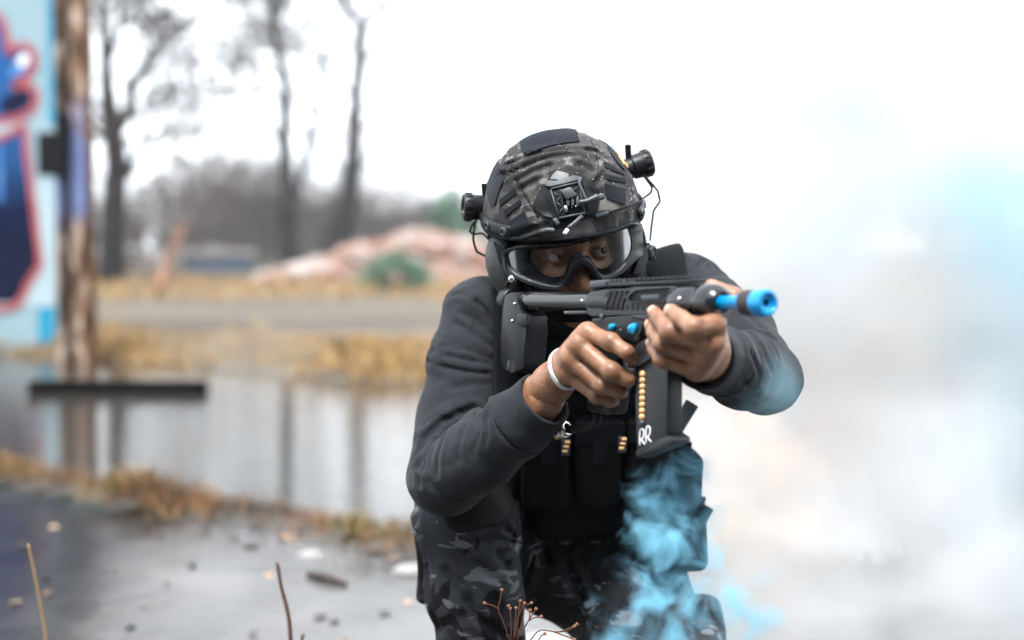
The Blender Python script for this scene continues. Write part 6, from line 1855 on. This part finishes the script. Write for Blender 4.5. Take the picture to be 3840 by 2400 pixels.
def smoke(name, label, balls, h, **kw):
    V, F = blob_mesh([(c_, r_ * (1.22 if kw.get('ragged') else 1), s_) for c_, r_, s_ in balls], h)
    o = link(name, quads_np(V, F), smoke_mat(name, balls=balls, **kw))
    tag(o, label, 'smoke', kind='stuff')
    return o
def B(sx, sy, Y, rpx, sy_=1.0): return (tuple(pt(sx, sy, Y)), rpx * Y / FPX, sy_)
smoke('white_smoke', 'billowing white smoke behind the person on the right', [B(2950, 1300, 3.9, 950, .55), B(3500, 1100, 4.0, 950, .55), B(3000, 600, 4.2, 850, .55), B(2450, 1900, 3.6, 640, .5), B(3300, 2000, 3.7, 900, .5), B(2350, 500, 4.3, 560, .5), B(3500, 300, 4.5, 760, .5), B(2150, 1350, 3.9, 520, .5), B(3000, 2330, 3.3, 560, .5), B(3700, 2350, 3.3, 600, .5)], .16,
      col=(.58, .60, .62), dens=15, scale=1.7, lo=.31, hi=.60, edge=.3, detail=3, dist=.3, step=2.0, tints=[((.25, .44, .55), tuple(pt(3780, 850, 4.0)), 1.0, 1.6, 1.0), ((.25, .42, .53), tuple(pt(3840, 2200, 3.6)), .6, 1.6, 1.0), ((.40, .33, .29), tuple(pt(2850, 1800, 3.4)), 1.0, 2.2, 1.0)])
smoke('tan_smoke', 'tan tinted smoke under the raised forearm', [B(2760, 1620, 2.75, 260, .5), B(2900, 1850, 2.8, 300, .5), B(2680, 1950, 2.8, 200, .5)], .07,
      col=(.56, .46, .39), dens=20.0, scale=3.6, lo=.36, hi=.62, edge=.25, detail=3, dist=.6, absorb=(.7, .58, .48), step=1.2)
smoke('blue_smoke', 'blue smoke curling in front of the left leg', [B(2500, 2180, 1.76, 260, .20), B(2520, 1880, 1.86, 210, .20), B(2680, 2340, 1.74, 320, .20), B(2430, 2400, 1.74, 260, .2), B(2560, 2060, 1.8, 240, .2), B(2590, 1800, 1.87, 150, .2)], .03,
      col=(.22, .48, .64), dens=80, scale=19, lo=.44, hi=.66, edge=.2, absorb=(.25, .55, .78), dist=.6, detail=7, step=.12, veil=.015, ragged=2.2)
smoke('elbow_smoke', 'thin blue smoke drifting over the left elbow', [B(2880, 1480, 1.88, 190, .35), B(2780, 1560, 1.86, 110, .35)], .03,
      col=(.40, .68, .82), dens=24, scale=9, lo=.38, hi=.64, edge=.15, absorb=(.4, .7, .9), dist=.7, step=.25, ragged=1.5)
hz_m = bpy.data.materials.new('haze'); hz_m.use_nodes = True
hn = hz_m.node_tree.nodes; hn.clear()
ho = hn.new('ShaderNodeOutputMaterial'); hv = hn.new('ShaderNodeVolumePrincipled')
hv.inputs['Color'].default_value = (.92, .95, 1, 1); hv.inputs['Density'].default_value = .0009
hz_m.node_tree.links.new(hv.outputs[0], ho.inputs['Volume'])
hz = MB().box((900, 1300, 26), Matrix.Translation((0, 560, 11.5))).build('haze', hz_m); tag(hz, kind='stuff')
